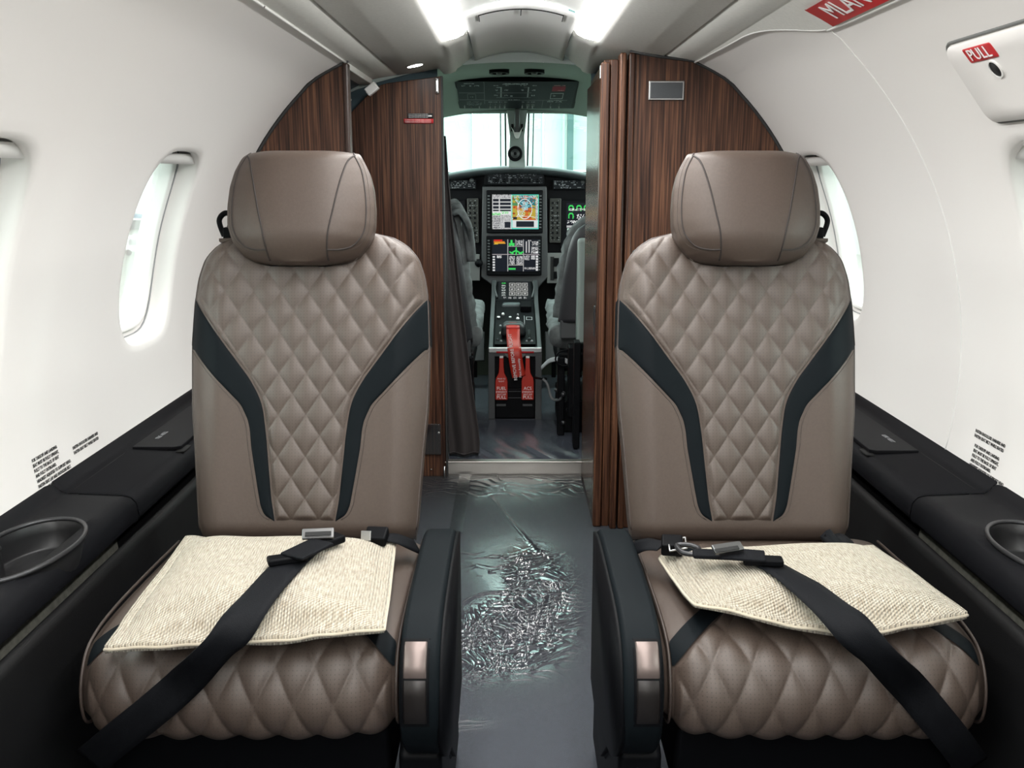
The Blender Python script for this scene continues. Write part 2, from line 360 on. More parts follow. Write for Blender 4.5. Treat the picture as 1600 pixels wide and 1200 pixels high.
for side in (-1, 1):
    for cy in WINS[side]:
        wn += 1; t = D.objects.new('window_%d' % wn, None); COL.objects.link(t); t.location = W(side, cy, .22, .05).tolist()
        tag(t, 'rounded cabin window in the %s wall%s' % ('left' if side < 0 else 'right', {2.42: ' beside the left seat back', 2.83: ' behind the right seat back'}.get(cy, ', rearward of the seats')), None, None, 'structure')
        def se(scl, d, n=48):
            out = []
            for k in range(n):
                a = 2*PI*k/n; ca, sa = math.cos(a), math.sin(a); n_ = 3.6; r = (abs(ca)**n_+abs(sa)**n_)**(-1/n_)
                out.append(W(side, cy+.182*scl*r*ca, .455+.25*scl*r*sa, d))
            return np.array(out)
        grid('window_frame', [se(.895, .058), se(.885, .05), se(.865, .05), se(.85, .06), se(.845, .1)], 'lip', t, closev=True)
        tube('window_seal', se(.94, .052), .0022, 'gray', t, close=True, ns=6)
        c0 = W(side, cy, .455, .085); rr = se(.88, .085)
        mid = np.array([[c0+(p-c0)*f for p in rr] for f in (.02, .5, 1)])
        # follow the wall curvature
        mm = []
        for f in (.02, .35, .7, 1):
            mm.append([W(side, cy+(.182*.88*f)*r0*math.cos(a), .455+(.25*.88*f)*r0*math.sin(a), .085) for a, r0 in [(2*PI*k/48, (abs(math.cos(2*PI*k/48))**3.6+abs(math.sin(2*PI*k/48))**3.6)**(-1/3.6)) for k in range(48)]])
        grid('window_pane', mm, 'glass', t, closev=True)
        # roller-shade cassette tucked under the top of the reveal
        yy = np.linspace(cy-.145, cy+.145, 12)
        grid('shade_cassette', [[W(side, y, q, d) for y in yy] for q, d in ((.688, .02), (.664, .012), (.655, .03), (.66, .055), (.69, .055))], 'lip', t)
# floor, rear wall
tag(box('floor', -.82, .87, YB, 3.6, -.05, 0, 'carpet', bevel=0), 'dark blue-grey carpeted aisle floor under clear film', kind='structure')
wr = [(XC+x, z) for x, z in WP]+[(XC-x, z) for x, z in WP[::-1]]
tag(prism('wall_rear', [(XC+.82, 0)]+wr+[(XC-.82, 0)], 'y', YB-.03, YB, 'wall', bevel=0), kind='structure')
for sd, nm in ((-1, 'trim_1'), (1, 'trim_2')):   # lower skin behind the consoles
    tag(grid(nm, [[(XC+sd*x, y, z) for x, z in ((.82, 0), (.92, .3), (.945, .52))] for y in (YB, 3.1)], 'panelskin'), kind='structure')

# ---------------------------------------------------------------- ceiling
def cprof(y):
    """half profile from wall lip to the middle (rel x, z)"""
    k = np.clip((y-3.05)/.10, 0, 1); k = k*k*(3-2*k); g = np.clip((y-3.1)/.5, 0, 1); g = g*g
    drop = lambda x, z: (x, z)
    pts = [(.53, 1.487), (.50, 1.494), (.44, 1.503)]
    pts += [(.438, 1.507), (.434, 1.507), (.432, 1.5035)]
    pts += [(.36, 1.514), (.29, 1.528), (.25+.02*g, 1.539-.03*g)]
    pts += [(.237+.01*g, 1.545-.035*g), (.228, 1.562*(1-k)+(1.543-.025*g)*k), (.222, 1.595*(1-k)+(1.548-.02*g)*k), (.19, 1.61*(1-k)+(1.56-.012*g)*k), (.166, 1.605*(1-k)+(1.572-.004*g)*k)]
    pts += [(.1625, 1.59*(1-k)+1.577*k), (.161, 1.579)]
    return pts
for nm, sd in (('ceiling', -1), ('ceiling.001', 1)):
    ysC = list(np.linspace(YB, 2.98, 12))+list(np.linspace(3.02, 3.62, 20))
    tag(grid(nm, [[(XC+sd*x, y, z) for x, z in cprof(y)] for y in ysC], 'ceil'), 'taupe ceiling lining on the %s of the light cove' % ('left' if sd < 0 else 'right'), kind='structure')
xs = np.linspace(-.159, .159, 17)
tag(grid('ceiling.002', [[(XC+x, y, 1.578+.035*(1-(x/.159)**2)) for x in xs] for y in list(np.linspace(YB, 2.74, 8))], 'vault'), 'pale arched centre of the ceiling between the light strips', kind='structure')
vp = thing('ceiling_panel', (XC, 3.1, 1.6), 'grey arched ceiling panel between the far ends of the two light strips', 'panel')
grid('panel_skin', [[(XC+x, y, 1.573+.03*(1-(x/.157)**2)-.02*np.clip((y-3.2)/.4, 0, 1)) for x in xs*.985] for y in np.linspace(2.745, 3.62, 14)], M['vault'], vp, solid=.004)
gz = lambda x: 1.5685+.03*(1-(x/.157)**2)
tube('hatch_joint', [(XC+x, 2.80 if abs(x) < .118 else 2.90, gz(x)) for x in [-.118]+list(np.linspace(-.117, .117, 12))+[.118]], .0016, 'void', vp, ns=5)
tube('hatch_joint', [(XC, 2.80, gz(0)), (XC, 2.90, gz(0)-.0005)], .0016, 'void', vp, ns=5)
for sd, lb in ((-1, 'left'), (1, 'right')):
    t = thing('cove_light', (XC+sd*.195, 1, 1.59), 'long glowing white light strip in the ceiling cove, %s of the pair' % lb, 'light', 'cove light strips')
    grid('diffuser', [[(XC+sd*x, y, z) for x, z in ((.231, 1.553), (.222, 1.550), (.195, 1.556), (.172, 1.567), (.163, 1.580))] for y in (YB, 0, 1, 2, 3.05)], 'emit', t)
    prism('end_cap', [(XC+sd*.226, 1.556), (XC+sd*.226, 1.6), (XC+sd*.162, 1.604), (XC+sd*.162, 1.58)], 'y', 3.05, 3.056, 'vault', t, bevel=0)
# outer strips proud of the lining with a pale lip; the right one steps outward
for sd, nm in ((-1, 'trim_3'), (1, 'trim_4')):
    ye = np.array([YB, 1.5, 2.0, 2.06, 2.12, 2.2, 2.3, 2.42, 2.6, 3.03])
    if sd > 0: qe = np.array([1.012, 1.012, 1.015, 1.02, 1.035, 1.062, 1.09, 1.105, QMAX-.012, QMAX-.004])
    else: qe = np.full(10, QMAX-.004)
    G = [[W(sd, y, q+(QMAX-q)*f, -.006*(1-f*.2)) for f in (0, .3, .6, 1)] for y, q in zip(ye, qe)]
    tag(grid(nm, G, 'ceil'), 'taupe strip edging the ceiling above the %s wall' % ('left' if sd < 0 else 'right'), kind='structure')
    tag(tube('trim_%d' % (5 if sd < 0 else 6), spline([W(sd, y, q, -.004) for y, q in zip(ye, qe)], 4), .0035, 'lip', ns=6), 'thin pale lip between the %s wall and the ceiling strip' % ('left' if sd < 0 else 'right'), kind='structure')
tag(tube('trim_7', [W(1, 2.06, q, -.0002) for q in np.linspace(.02, 1.02, 30)], .0016, 'lip', ns=5), 'fine vertical joint line down the right wall lining', kind='structure')
# downlight
t = thing('downlight', at(648, 101, z=1.509), 'small oval glowing downlight in the left ceiling by the wood panel', 'light')
c = np.array(at(648, 101, z=1.518)); nn = (.2, 0, -1)
ring('bezel', c+np.array([0, 0, .0015]), nn, .034, .008, .006, 'chrome', t); disc('lens', c, nn, .026, .004, 'spot', t)

# hatch cover with PULL
hp = thing('hatch_cover', W(1, 1.45, .82, -.01).tolist(), 'white hatch cover plate with finger hole and red pull sticker on right wall', 'cover')
def rrect(y0, y1, q0, q1, r, n=6):
    out = []
    for cy, cq, a0 in ((y1-r, q1-r, 0), (y0+r, q1-r, 90), (y0+r, q0+r, 180), (y1-r, q0+r, 270)):
        for k in range(n+1): a = math.radians(a0+90*k/n); out.append((cy+r*math.cos(a), cq+r*math.sin(a)))
    return out
def patch(name, side, lp, d0, d1, m, parent, uvm=False):
    lp = np.array(lp); cen = lp.mean(0); rows = []
    rows.append([W(side, *p, d0) for p in lp])
    for f in (1, .985, .66, .33, .02): rows.append([W(side, *(cen+(p-cen)*f), d1 if f < 1 else d1+(d0-d1)*.3) for p in lp])
    return grid(name, rows, m, parent, closev=True)
patch('plate', 1, rrect(1.18, 1.70, .745, .898, .03), .001, -.010, 'wall', hp)
tube('plate_joint', [W(1, *p, -.001) for p in rrect(1.176, 1.704, .741, .902, .032)], .0028, 'cklight', hp, close=True, ns=6)
st = patch('sticker', 1, rrect(1.540, 1.632, .861, .889, .004, 3), -.010, -.0112, 'redst', hp)
pc = W(1, 1.586, .875, -.0125); ey = W(1, 1.586, .9, -.0125)-W(1, 1.586, .85, -.0125)
text('lettering', 'PULL', pc, (0, -1, 0), ey, .030, 'white', st, wscale=1.05)
nh = W(1, 1.576, .842, -.012)-W(1, 1.576, .842, -.002)
disc('finger_hole', W(1, 1.572, .842, -.0095), nh, .014, .002, 'void', hp); ring('hole_rim', W(1, 1.572, .842, -.0098), nh, .0165, .0025, .003, 'lip', hp)
# MLAN sticker on the right ceiling strip
st = thing('red_placard', W(1, 2.1, 1.12, -.01).tolist(), 'red placard with white letters on the right ceiling strip, cut by the frame', 'placard')
sp = [at(1233, 12, z=1.475), at(1265, 20, z=1.46), at(1265, 20, z=1.46), at(1310, 0, z=1.46)]
def ceilpt(y, q, d=-.0085): return W(1, y, q, d)
pl = grid('plate', [[ceilpt(y, q, d) for q in (1.022, 1.05, 1.088)] for y, d in ((1.52, -.0075), (1.521, -.0095), (1.8, -.0095), (1.999, -.0095), (2.0, -.0075))], 'redst', st)
ex = np.array([0, -1, 0]); eyy = ceilpt(1.9, 1.09)-ceilpt(1.9, 1.02)
text('lettering', 'MLAN', ceilpt(1.845, 1.055, -.0112), (0, -1, 0), eyy, .062, 'white', pl, wscale=1.15)

# wall placards near the ledge
L1 = ['FOR TAKEOFF AND LANDING:', 'SEAT MUST BE FULLY UPRIGHT,', 'FULLY TO THE BACK OF SEAT', 'AND FULLY OUTBOARD.', 'HEADREST ADJUSTED TO SUPPORT HEAD.', 'FASTEN SEAT LAP AND SHOULDER BELT.', 'TABLE MUST BE STOWED.']
L2 = ['FASTEN SHOULDER HARNESS AND', 'FASTEN SEAT BELT WHILE SEATED']
def wall_text(side, y, q, lines, lab, size=.0088, pitch=.0105):
    t = thing('wall_placard', W(side, y, q, -.003).tolist(), lab, 'placard')
    y0 = y+.10*side*-1*-1
    h = pitch*len(lines); y_a, y_b = y-.004, y+.158
    if side > 0: y_a, y_b = y-.158, y+.004
    for i, s_ in enumerate(lines):
        qq = q-pitch*(i+.4); e = W(side, y, qq+.01)-W(side, y, qq-.01)
        text('lettering', s_, W(side, y, qq, -.0008), (0, 1, 0) if side < 0 else (0, -1, 0), e, size, 'ink', t, align='LEFT', ext=.0001, wscale=.86 if len(lines) > 3 else .9, bold=.00035)
wall_text(-1, 1.775, .088, L1, 'black seven-line instruction placard low on the left wall above the ledge')
wall_text(-1, 1.94, .066, L2, 'black two-line placard low on left wall, forward of the seven-line one')
wall_text(1, 1.945, .072, L1, 'black seven-line instruction placard low on the right wall above the ledge')
wall_text(1, 1.955, .102, L2, 'black two-line placard on right wall, just above the seven-line one')

# ---------------------------------------------------------------- side consoles
def kidney(X, cx, cy, s_, z, angs=None):
    out = []
    for a in (np.linspace(0, 2*PI, 56, endpoint=False) if angs is None else angs):
        y = cy-.075+.125*math.cos(a)*s_*(1 if math.cos(a) > 0 else 1.3); x = .078*math.sin(a)*s_
        x -= .036*math.exp(-((y-(cy-.10))/.028)**2)*max(0, math.sin(a))
        out.append((X(cx+x), y, z))
    return np.array(out)
def cup_panel(a, b, pr, X, t, cy, cx):
    xs_ = [p[0] for p in pr]; i0, i1 = 3, 4      # the flat part of the ledge
    xf = np.linspace(pr[3][0], pr[4][0], 12); row = pr[:3]+[(x, np.interp(x, [pr[4][0], pr[3][0]], [pr[4][1], pr[3][1]])) for x in xf]+pr[5:]
    ya_, yb_ = cy-.26, cy+.075; ys = list(np.linspace(a, ya_, 8))+list(np.linspace(ya_, yb_, 16))[1:]+list(np.linspace(yb_, b, 6))[1:]
    V = []; Fc = []; idx = {}
    def v(i, j):
        if (i, j) not in idx: idx[i, j] = len(V); V.append((X(row[j][0]), ys[i], row[j][1]-(.004 if i in (0, len(ys)-1) else 0)))
        return idx[i, j]
    ia, ib, ja, jb = 7, 22, 3, 14
    for i in range(len(ys)-1):
        for j in range(len(row)-1):
            if ia <= i < ib and ja <= j < jb: continue
            Fc.append((v(i, j), v(i+1, j), v(i+1, j+1), v(i, j+1)))
    loop = [(i, ja) for i in range(ia, ib)]+[(ib, j) for j in range(ja, jb)]+[(i, jb) for i in range(ib, ia, -1)]+[(ia, j) for j in range(jb, ja, -1)]
    prev = [v(*l) for l in loop]; angs = []
    for i, j in loop:
        dy, dx = (ys[i]-(cy-.09))/.16, (row[j][0]-cx)/.075; angs.append(math.atan2(dx, dy))
    kp_ = kidney(X, cx, cy, 1.0, .5345, angs)
    for f in (.5, 1):
        cur = []
        for n_, (i, j) in enumerate(loop):
            p = np.array([X(row[j][0]), ys[i], row[j][1]]); q = kp_[n_]; V.append(tuple(p*(1-f)+q*f)); cur.append(len(V)-1)
        for n_ in range(len(loop)): Fc.append((prev[n_], prev[(n_+1) % len(loop)], cur[(n_+1) % len(loop)], cur[n_]))
        prev = cur
    return raw('top_panel', V, Fc, 'console', t)
def console(side):
    lab = 'left' if side < 0 else 'right'
    X = lambda x: XC+side*x
    t = thing('side_console', (X(.8), 1.5, 0), 'black %s sidewall console with cup holder, storage lid and carpeted pocket' % lab, 'console')
    ya, yb = YB+.02, 3.02
    pr = [(.955, .56), (.935, .553), (.925, .541), (.915, .5355), (.80, .531), (.785, .527), (.775, .515), (.772, .49), (.775, .478)]
    cyw, cxw = (1.615, .845) if side < 0 else (1.60, .875)
    segs = [(ya, .85), (.853, 1.822), (1.825, yb)]
    for k, (a, b) in enumerate(segs):
        G = [[(X(x), y, z) for x, z in pr] for y in (a, a+.0015, (a+b)/2, b-.0015, b)]
        G[0] = [(X(x), a, z-.004) for x, z in pr]; G[-1] = [(X(x), b, z-.004) for x, z in pr]
        if k == 1: cup_panel(a, b, pr, X, t, cyw, cxw); continue
        grid('top_panel', G, 'console', t)
    # ledge underside, gap, pocket
    grid('recess', [[(X(x), y, z) for x, z in ((.775, .478), (.80, .474), (.815, .45), (.815, .22), (.76, .2))] for y in (ya, yb)], 'panelskin', t)
    grid('side_panel', [[(X(x), y, z) for x, z in ((.765, .21), (.765, .455), (.762, .468), (.755, .472), (.746, .468), (.742, .455), (.735, .3), (.70, .02))] for y in (ya, 1.0, 2, yb)], 'panelskin', t)
    # carpeted pocket lining, with olive carpet end visible
    yp0, yp1 = (.6, 1.80) if side < 0 else (.6, 1.86)
    G = [[(X(.812), y, .445-.0*(y)), (X(.795), y, .33), (X(.77), y, .30), (X(.767), y, .44)] for y in np.linspace(yp0, yp1, 20)]
    grid('pocket_lining', G, 'pcarpet', t)
    G = [[(X(.812-.012*f), y, .30+.165*np.clip((yp1-y)/.09, 0, 1)**.5*(1-.25*f)) for f in (0, 1)] for y in np.linspace(yp0, yp1, 24)]
    # cup holder: kidney shaped rim and well
    cy, cx = cyw, cxw
    def kid_old(sc_, z, n=56):
        out = []
        for k in range(n):
            a = 2*PI*k/n; r = .078+.0*math.cos(a)
            y = cy-.075+.125*math.cos(a)*sc_*(1 if math.cos(a) > 0 else 1.3); x = r*math.sin(a)*sc_
            # waist notch on the outboard side
            nt_ = math.exp(-((y-(cy-.10))/.028)**2); x -= .036*nt_*max(0, math.sin(a))*1.0
            out.append((X(cx+x), y, z))
        return np.array(out)
    kid = lambda s_, z: kidney(X, cx, cy, s_, z)
    tube('cup_rim', kid(1, .537), .0042, 'cup', t, close=True, ns=8)
    grid('cup_well', [kid(1, .537), kid(.97, .532), kid(.95, .515), kid(.93, .488), kid(.9, .484), kid(.5, .483), kid(.03, .483)], 'cupin', t, closev=True)
    disc('cup_catch', (X(cx-.050), cy-.02, .484), (0, 0, 1), .006, .005, 'cup', t, r2=.004)
    # storage lid with thumb notch and tiny lettering
    la, lb = (2.13, 2.56) if side < 0 else (2.10, 2.52)
    lid = prism('storage_lid', [(X(.90), la), (X(.90), lb), (X(.80), lb), (X(.79), la+.055), (X(.79), la+.01), (X(.805), la)], 'z', .532, .5405, 'console', t, bevel=.002)
    prism('thumb_notch', [(X(.797), la-.012), (X(.797), la+.05), (X(.779), la+.042), (X(.779), la-.004)], 'z', .5285, .5325, 'void', lid, bevel=0)
    text('lettering', 'LIFE VEST', (X(.868), la+.10 if side < 0 else la+.10, .5412), (0, 1, 0) if side < 0 else (0, -1, 0), (-side*-1*-1, 0, 0) if side < 0 else (1, 0, 0), .014, 'gray', lid, wscale=1.1)
    # lower grab recess toward the camera
    prism('grab_recess', [(X(.778), 1.12), (X(.778), 1.30), (X(.80), 1.27), (X(.81), 1.16)], 'z', .524, .5325, 'void', t, bevel=.002)
    # table lid joint running forward
    tube('lid_joint', [(X(.905), 1.84, .5345), (X(.905), 2.1, .5345)], .001, 'void', t, ns=5)
    return t
console(-1); console(1)

# ---------------------------------------------------------------- partitions
def circ(zs, side, inset=.004):
    out = []
    for z in zs:
        x = np.interp(z, WP[:, 1], WP[:, 0]) if z > .5 else .94 if z > .45 else .82+.12*z/.45
        out.append((XC+side*(x-inset), z))
    return out
zs = [0, .3, .5]+list(np.linspace(.6, 1.49, 30))
t = thing('wood_partition', (-.7, 3.03, 0), 'curved wood veneer partition filling the gap behind left seat to the wall', 'partition')
pl = [(-.502, 0), (-.502, 1.487)]+circ(zs, -1)[::-1]
prism('panel', pl, 'y', 3.035, 3.065, 'wood', t, bevel=.004)
tube('edge_trim', [(x, 3.034, z) for x, z in circ(list(np.linspace(.55, 1.49, 40)), -1, .006)], .006, 'ink', t, ns=6)
box('edge_post', -.512, -.494, 3.025, 3.07, 0, 1.484, 'woodedge', t, bevel=.007, seg=3)
t = thing('wood_partition', (.6, 3.03, 0), 'curved wood veneer partition with dark framed plate behind right seat', 'partition')
pr_ = [(.362, 0), (.362, 1.514), (.45, 1.500), (.549, 1.486)]+circ(zs[:-1], 1)[::-1]
prism('panel', pr_, 'y', 3.035, 3.065, 'wood', t, bevel=.004)
tube('edge_trim', [(.355, 3.034, 1.516), (.45, 3.034, 1.501)]+[(x, 3.034, z) for x, z in circ(list(np.linspace(.55, 1.49, 40)), 1, .006)][::-1], .0055, 'ink', t, ns=6)
box('edge_post', .352, .372, 3.022, 3.07, 0, 1.512, 'wood', t, bevel=.006, seg=3)
fr = box('grille_frame', .414, .521, 3.027, 3.036, 1.375, 1.431, 'chrome', t, bevel=.002)
box('grille', .419, .516, 3.024, 3.03, 1.380, 1.426, simple('grey_grille', (.045, .05, .055), .6, bump=1, bscale=900), t, bevel=.001)

# forward left bulkhead panel with latch, placard, clear plate
t = thing('wood_bulkhead', (-.4, 3.59, 0), 'flat wood veneer bulkhead left of the cockpit doorway with small placard', 'partition')
prism('panel', [(-.257, 0), (-.253, 1.500), (-.447, 1.476), (-.470, 1.470), (-.52, 1.435), (-.56, 1.395), (-.66, 1.30), (-.80, 1.1), (-.88, .7), (-.88, 0)], 'y', 3.595, 3.62, 'wood', t, bevel=.003)
box('edge_strip', -.2565, -.249, 3.588, 3.625, 0, 1.5, 'ink', t, bevel=.001)
lt_ = box('latch_plate', -.2755, -.2615, 3.584, 3.596, 1.437, 1.494, 'chrome', t, bevel=.005, seg=3)
for z in (1.444, 1.487): disc('screw', (-.2685, 3.5845, z), (0, -1, 0), .003, .0015, 'ink', lt_, ns=10)
box('placard_red', -.391, -.284, 3.591, 3.5955, 1.336, 1.352, 'redst', t, bevel=0)
bl = box('placard_black', -.376, -.286, 3.591, 3.5955, 1.353, 1.371, 'ink', t, bevel=0)
for i in range(3): text('lettering', 'CREW DOOR PANEL MUST BE LATCHED OPEN', (-.374, 3.590, 1.3675-.0055*i), (1, 0, 0), (0, 0, 1), .0042, 'white', t, 'LEFT', .0001, .8)
box('arrow_mark', -.303, -.289, 3.590, 3.5915, 1.359, 1.364, 'white', t, bevel=0)
for i in range(2): text('lettering', 'DURING TAXI TAKEOFF AND LANDING', (-.386, 3.590, 1.3475-.007*i), (1, 0, 0), (0, 0, 1), .0052, 'white', t, 'LEFT', .0001, 1.0)
ap = box('clear_plate', -.345, -.274, 3.585, 3.590, .092, .215, 'acryl', t, bevel=.004)
disc('screw', (-.283, 3.584, .18), (0, -1, 0), .005, .002, 'chrome', t, ns=12); disc('screw', (-.315, 3.593, .03), (0, -1, 0), .003, .002, 'chrome', t, ns=10)
disc('door_peg', (-.262, 3.57, 0.0), (0, 0, 1), .004, .05, 'chrome', t, ns=12)

# vestibule door frame seen in the gap over the left partition
t = thing('entry_door', (-.8, 3.3, 0), 'dark grey entry door structure with pale frame above the left wood partition', 'door')
def vest(x0, x1, z0_, z1_, ya, yb, m, nm, **k):
    prism(nm, [(x0, z0_), (x1, z1_), (x1+.02, z1_+.03), (x0-.0, z0_+.05)], 'y', ya, yb, m, t, **k)
G = [[(XC-math.sqrt(max(0, .93**2-(z-Z0)**2)), y, z) for z in np.linspace(0, 1.36, 24)] for y in (3.09, 3.2, 3.45, 3.59)]
grid('door_skin', G, 'primer', t, solid=.01)
for y in (3.14, 3.24, 3.34, 3.44):
    for z in (1.20, 1.26, 1.32): disc('rivet', (XC-math.sqrt(.93**2-(z-Z0)**2)+.006, y, z), (1, 0, -.8), .006, .003, 'ckgrey', t, ns=8)
tube('door_frame', [(XC-math.sqrt(.93**2-(z-Z0)**2)+.012, 3.50, z) for z in np.linspace(1.0, 1.42, 14)], .013, 'lip', t)
obox('door_frame', A(581, 139, y=3.5), (.8, 0, .6), (0, 1, 0), .045, .03, .03, 'lip', t, .004)
box('frame_header', -.68, -.50, 3.08, 3.59, 1.47, 1.492, 'ceil', t, bevel=.004)

# right closet: glossy side, posts
t = thing('closet', (.32, 3.3, 0), 'tall wood closet right of the aisle with glossy side reflecting the windshield', 'cabinet')
box('side_door', .271, .283, 3.085, 3.60, .0, 1.455, 'woodgloss', t, bevel=.002)
prism('closet_body', [(3.10, 0), (3.6, 0), (3.6, 1.48), (3.10, 1.5)], 'x', .284, .75, 'wood', t, bevel=.002)
box('post', .2705, .298, 3.045, 3.085, 0, 1.487, 'wood', t, bevel=.005, seg=3)
box('post', .3005, .3235, 3.052, 3.09, 0, 1.495, 'wood', t, bevel=.003, seg=3)
box('post', .3245, .345, 3.02, 3.085, 0, 1.512, 'wood', t, bevel=.006, seg=3)
p_ = at(929, 502, x=.271)
box('flush_latch', .268, .272, p_[1]-.012, p_[1]+.012, p_[2]-.05, p_[2]+.05, 'cup', t, bevel=.001)
box('strike_plate', .2675, .2705, 3.05, 3.075, 1.44, 1.478, 'chrome', t, bevel=.001)

# cockpit sill / raised floor
t = thing('door_sill', (0, 3.6, 0), 'worn metal sill strip across the cockpit doorway', 'sill')
box('kick_plate', -.262, .275, 3.600, 3.606, 0, .056, 'threshold', t, bevel=.001)
box('nosing', -.262, .275, 3.594, 3.63, .055, .062, 'threshold', t, bevel=.002)
tag(box('floor.001', -.7, .75, 3.607, 5.3, -.05, .054, 'carpet', bevel=0), 'raised cockpit floor beyond the metal sill', kind='structure')

# ---------------------------------------------------------------- protective film
ny, nx = 1000, 380
yy = np.interp(np.linspace(0, 1, ny), [0, .12, .80, 1], [.95, 1.78, 2.95, 3.592]); xx = np.linspace(0, 1, nx); H = np.zeros((ny, nx)); 
xl = np.where(yy > 3.0, -.25, -.33)[:, None]; xr = np.full((ny, 1), .268)
xl = np.interp(yy, [0, 2.95, 3.1, 4], [-.36, -.36, -.46, -.46])[:, None]; xr = np.interp(yy, [0, 2.9, 3.02, 4], [.33, .33, .266, .266])[:, None]
XX = xl+(xr-xl)*xx[None, :]; YY = np.broadcast_to(yy[:, None], XX.shape)
def waves(X_, Y_, n, lo, hi, ang=None, seed=0):
    rs = np.random.RandomState(seed); out = np.zeros_like(X_)
    for _ in range(n):
        a = rs.uniform(0, 2*PI) if ang is None else rs.normal(ang[0], ang[1]); k = 2*PI/rs.uniform(lo, hi)
        out += np.sin((math.cos(a)*X_+math.sin(a)*Y_)*k+rs.uniform(0, 9))
    return out/math.sqrt(n)
wx = XX+.02*waves(XX, YY, 5, .1, .3, seed=1); wy = YY+.02*waves(XX, YY, 5, .1, .3, seed=2)
def blob(cx, cy, sx_, sy_): return np.exp(-(((XX-cx)/sx_)**2+((YY-cy)/sy_)**2)**1.5)
ridge = lambda a: (1-np.minimum(1, np.abs(a)*1.6))**2
m1 = blob(-.055, 2.24, .115, .22); m2 = blob(.075, 2.43, .10, .36); m3 = blob(.0, 2.72, .17, .22); m4 = blob(0, 3.45, .4, .16); m5 = blob(-.12, 1.85, .09, .03)*.35
fine = ridge(waves(wx, wy, 7, .020, .045, seed=4))+.25*waves(wx, wy, 6, .010, .02, seed=14)
mid = ridge(waves(wx, wy, 6, .03, .09, (PI/2, .45), seed=5))
patch_ = m1*(.75+.25*np.sign(waves(wx, wy, 4, .06, .2, seed=21))); H = .0046*(patch_+m2*.2)*fine+.0080*(m1*.5+m2+m3*.6*(waves(wx, wy, 5, .08, .25, seed=22) > .3)+.6*m5)*mid
H += .004*m4*ridge(waves(wx, wy, 5, .05, .14, (PI/2-.3, .3), seed=7))+.0025*m5*fine
H += .0007*waves(wx, wy, 6, .25, .6, seed=8)
arc = np.hypot((XX+.045)/.125, (YY-2.24)/.27); H += .005*np.exp(-((arc-1)/.035)**2)*(YY > 2.24)*(XX < .05)*(YY > 2.3-XX)
H = np.where(H < 0, 0, H)
ln = np.abs((YY-3.13)-(-3.3)*(XX+.02)); H += .003*np.exp(-(ln/.03)**2)*np.exp(-((XX-.01)/.09)**2)
H += .008
ff_ = grid('floor_film', np.stack([XX, YY, H], -1), 'film')
lift_ = np.clip(m1*1.3+m2*1.2+m3*.7+m4*.6+m5*1.2+.5*np.exp(-(ln/.05)**2)*np.exp(-((XX-.01)/.09)**2), 0, 1)
ca_ = ff_.data.color_attributes.new('Lift', 'FLOAT_COLOR', 'POINT'); c4 = np.ones((ny*nx, 4)); c4[:, :3] = lift_.reshape(-1, 1); ca_.data.foreach_set('color', c4.ravel())
tag(ff_, 'crinkled clear plastic film over the aisle carpet', 'plastic film')
a, b = at(735, 750, z=.012), at(703, 835, z=.012)
tag(grid('tape_strip', [[(-.205, y, .016), (-.160, y, .016)] for y in np.linspace(2.95, 3.58, 3)]+[], 'tape'), 'clear tape strip over the film, running to the left bulkhead', 'tape')
fm = grid('cockpit_film', [[(x, y, .057+.003*math.sin(x*31+y*17)+.004*math.exp(-((y-3.7)/.1)**2)*math.sin(x*60+y*30)) for x in np.linspace(-.25, .27, 60)] for y in np.linspace(3.64, 4.27, 50)], 'film2')
tag(fm, 'clear plastic film on the raised cockpit floor', 'plastic film')

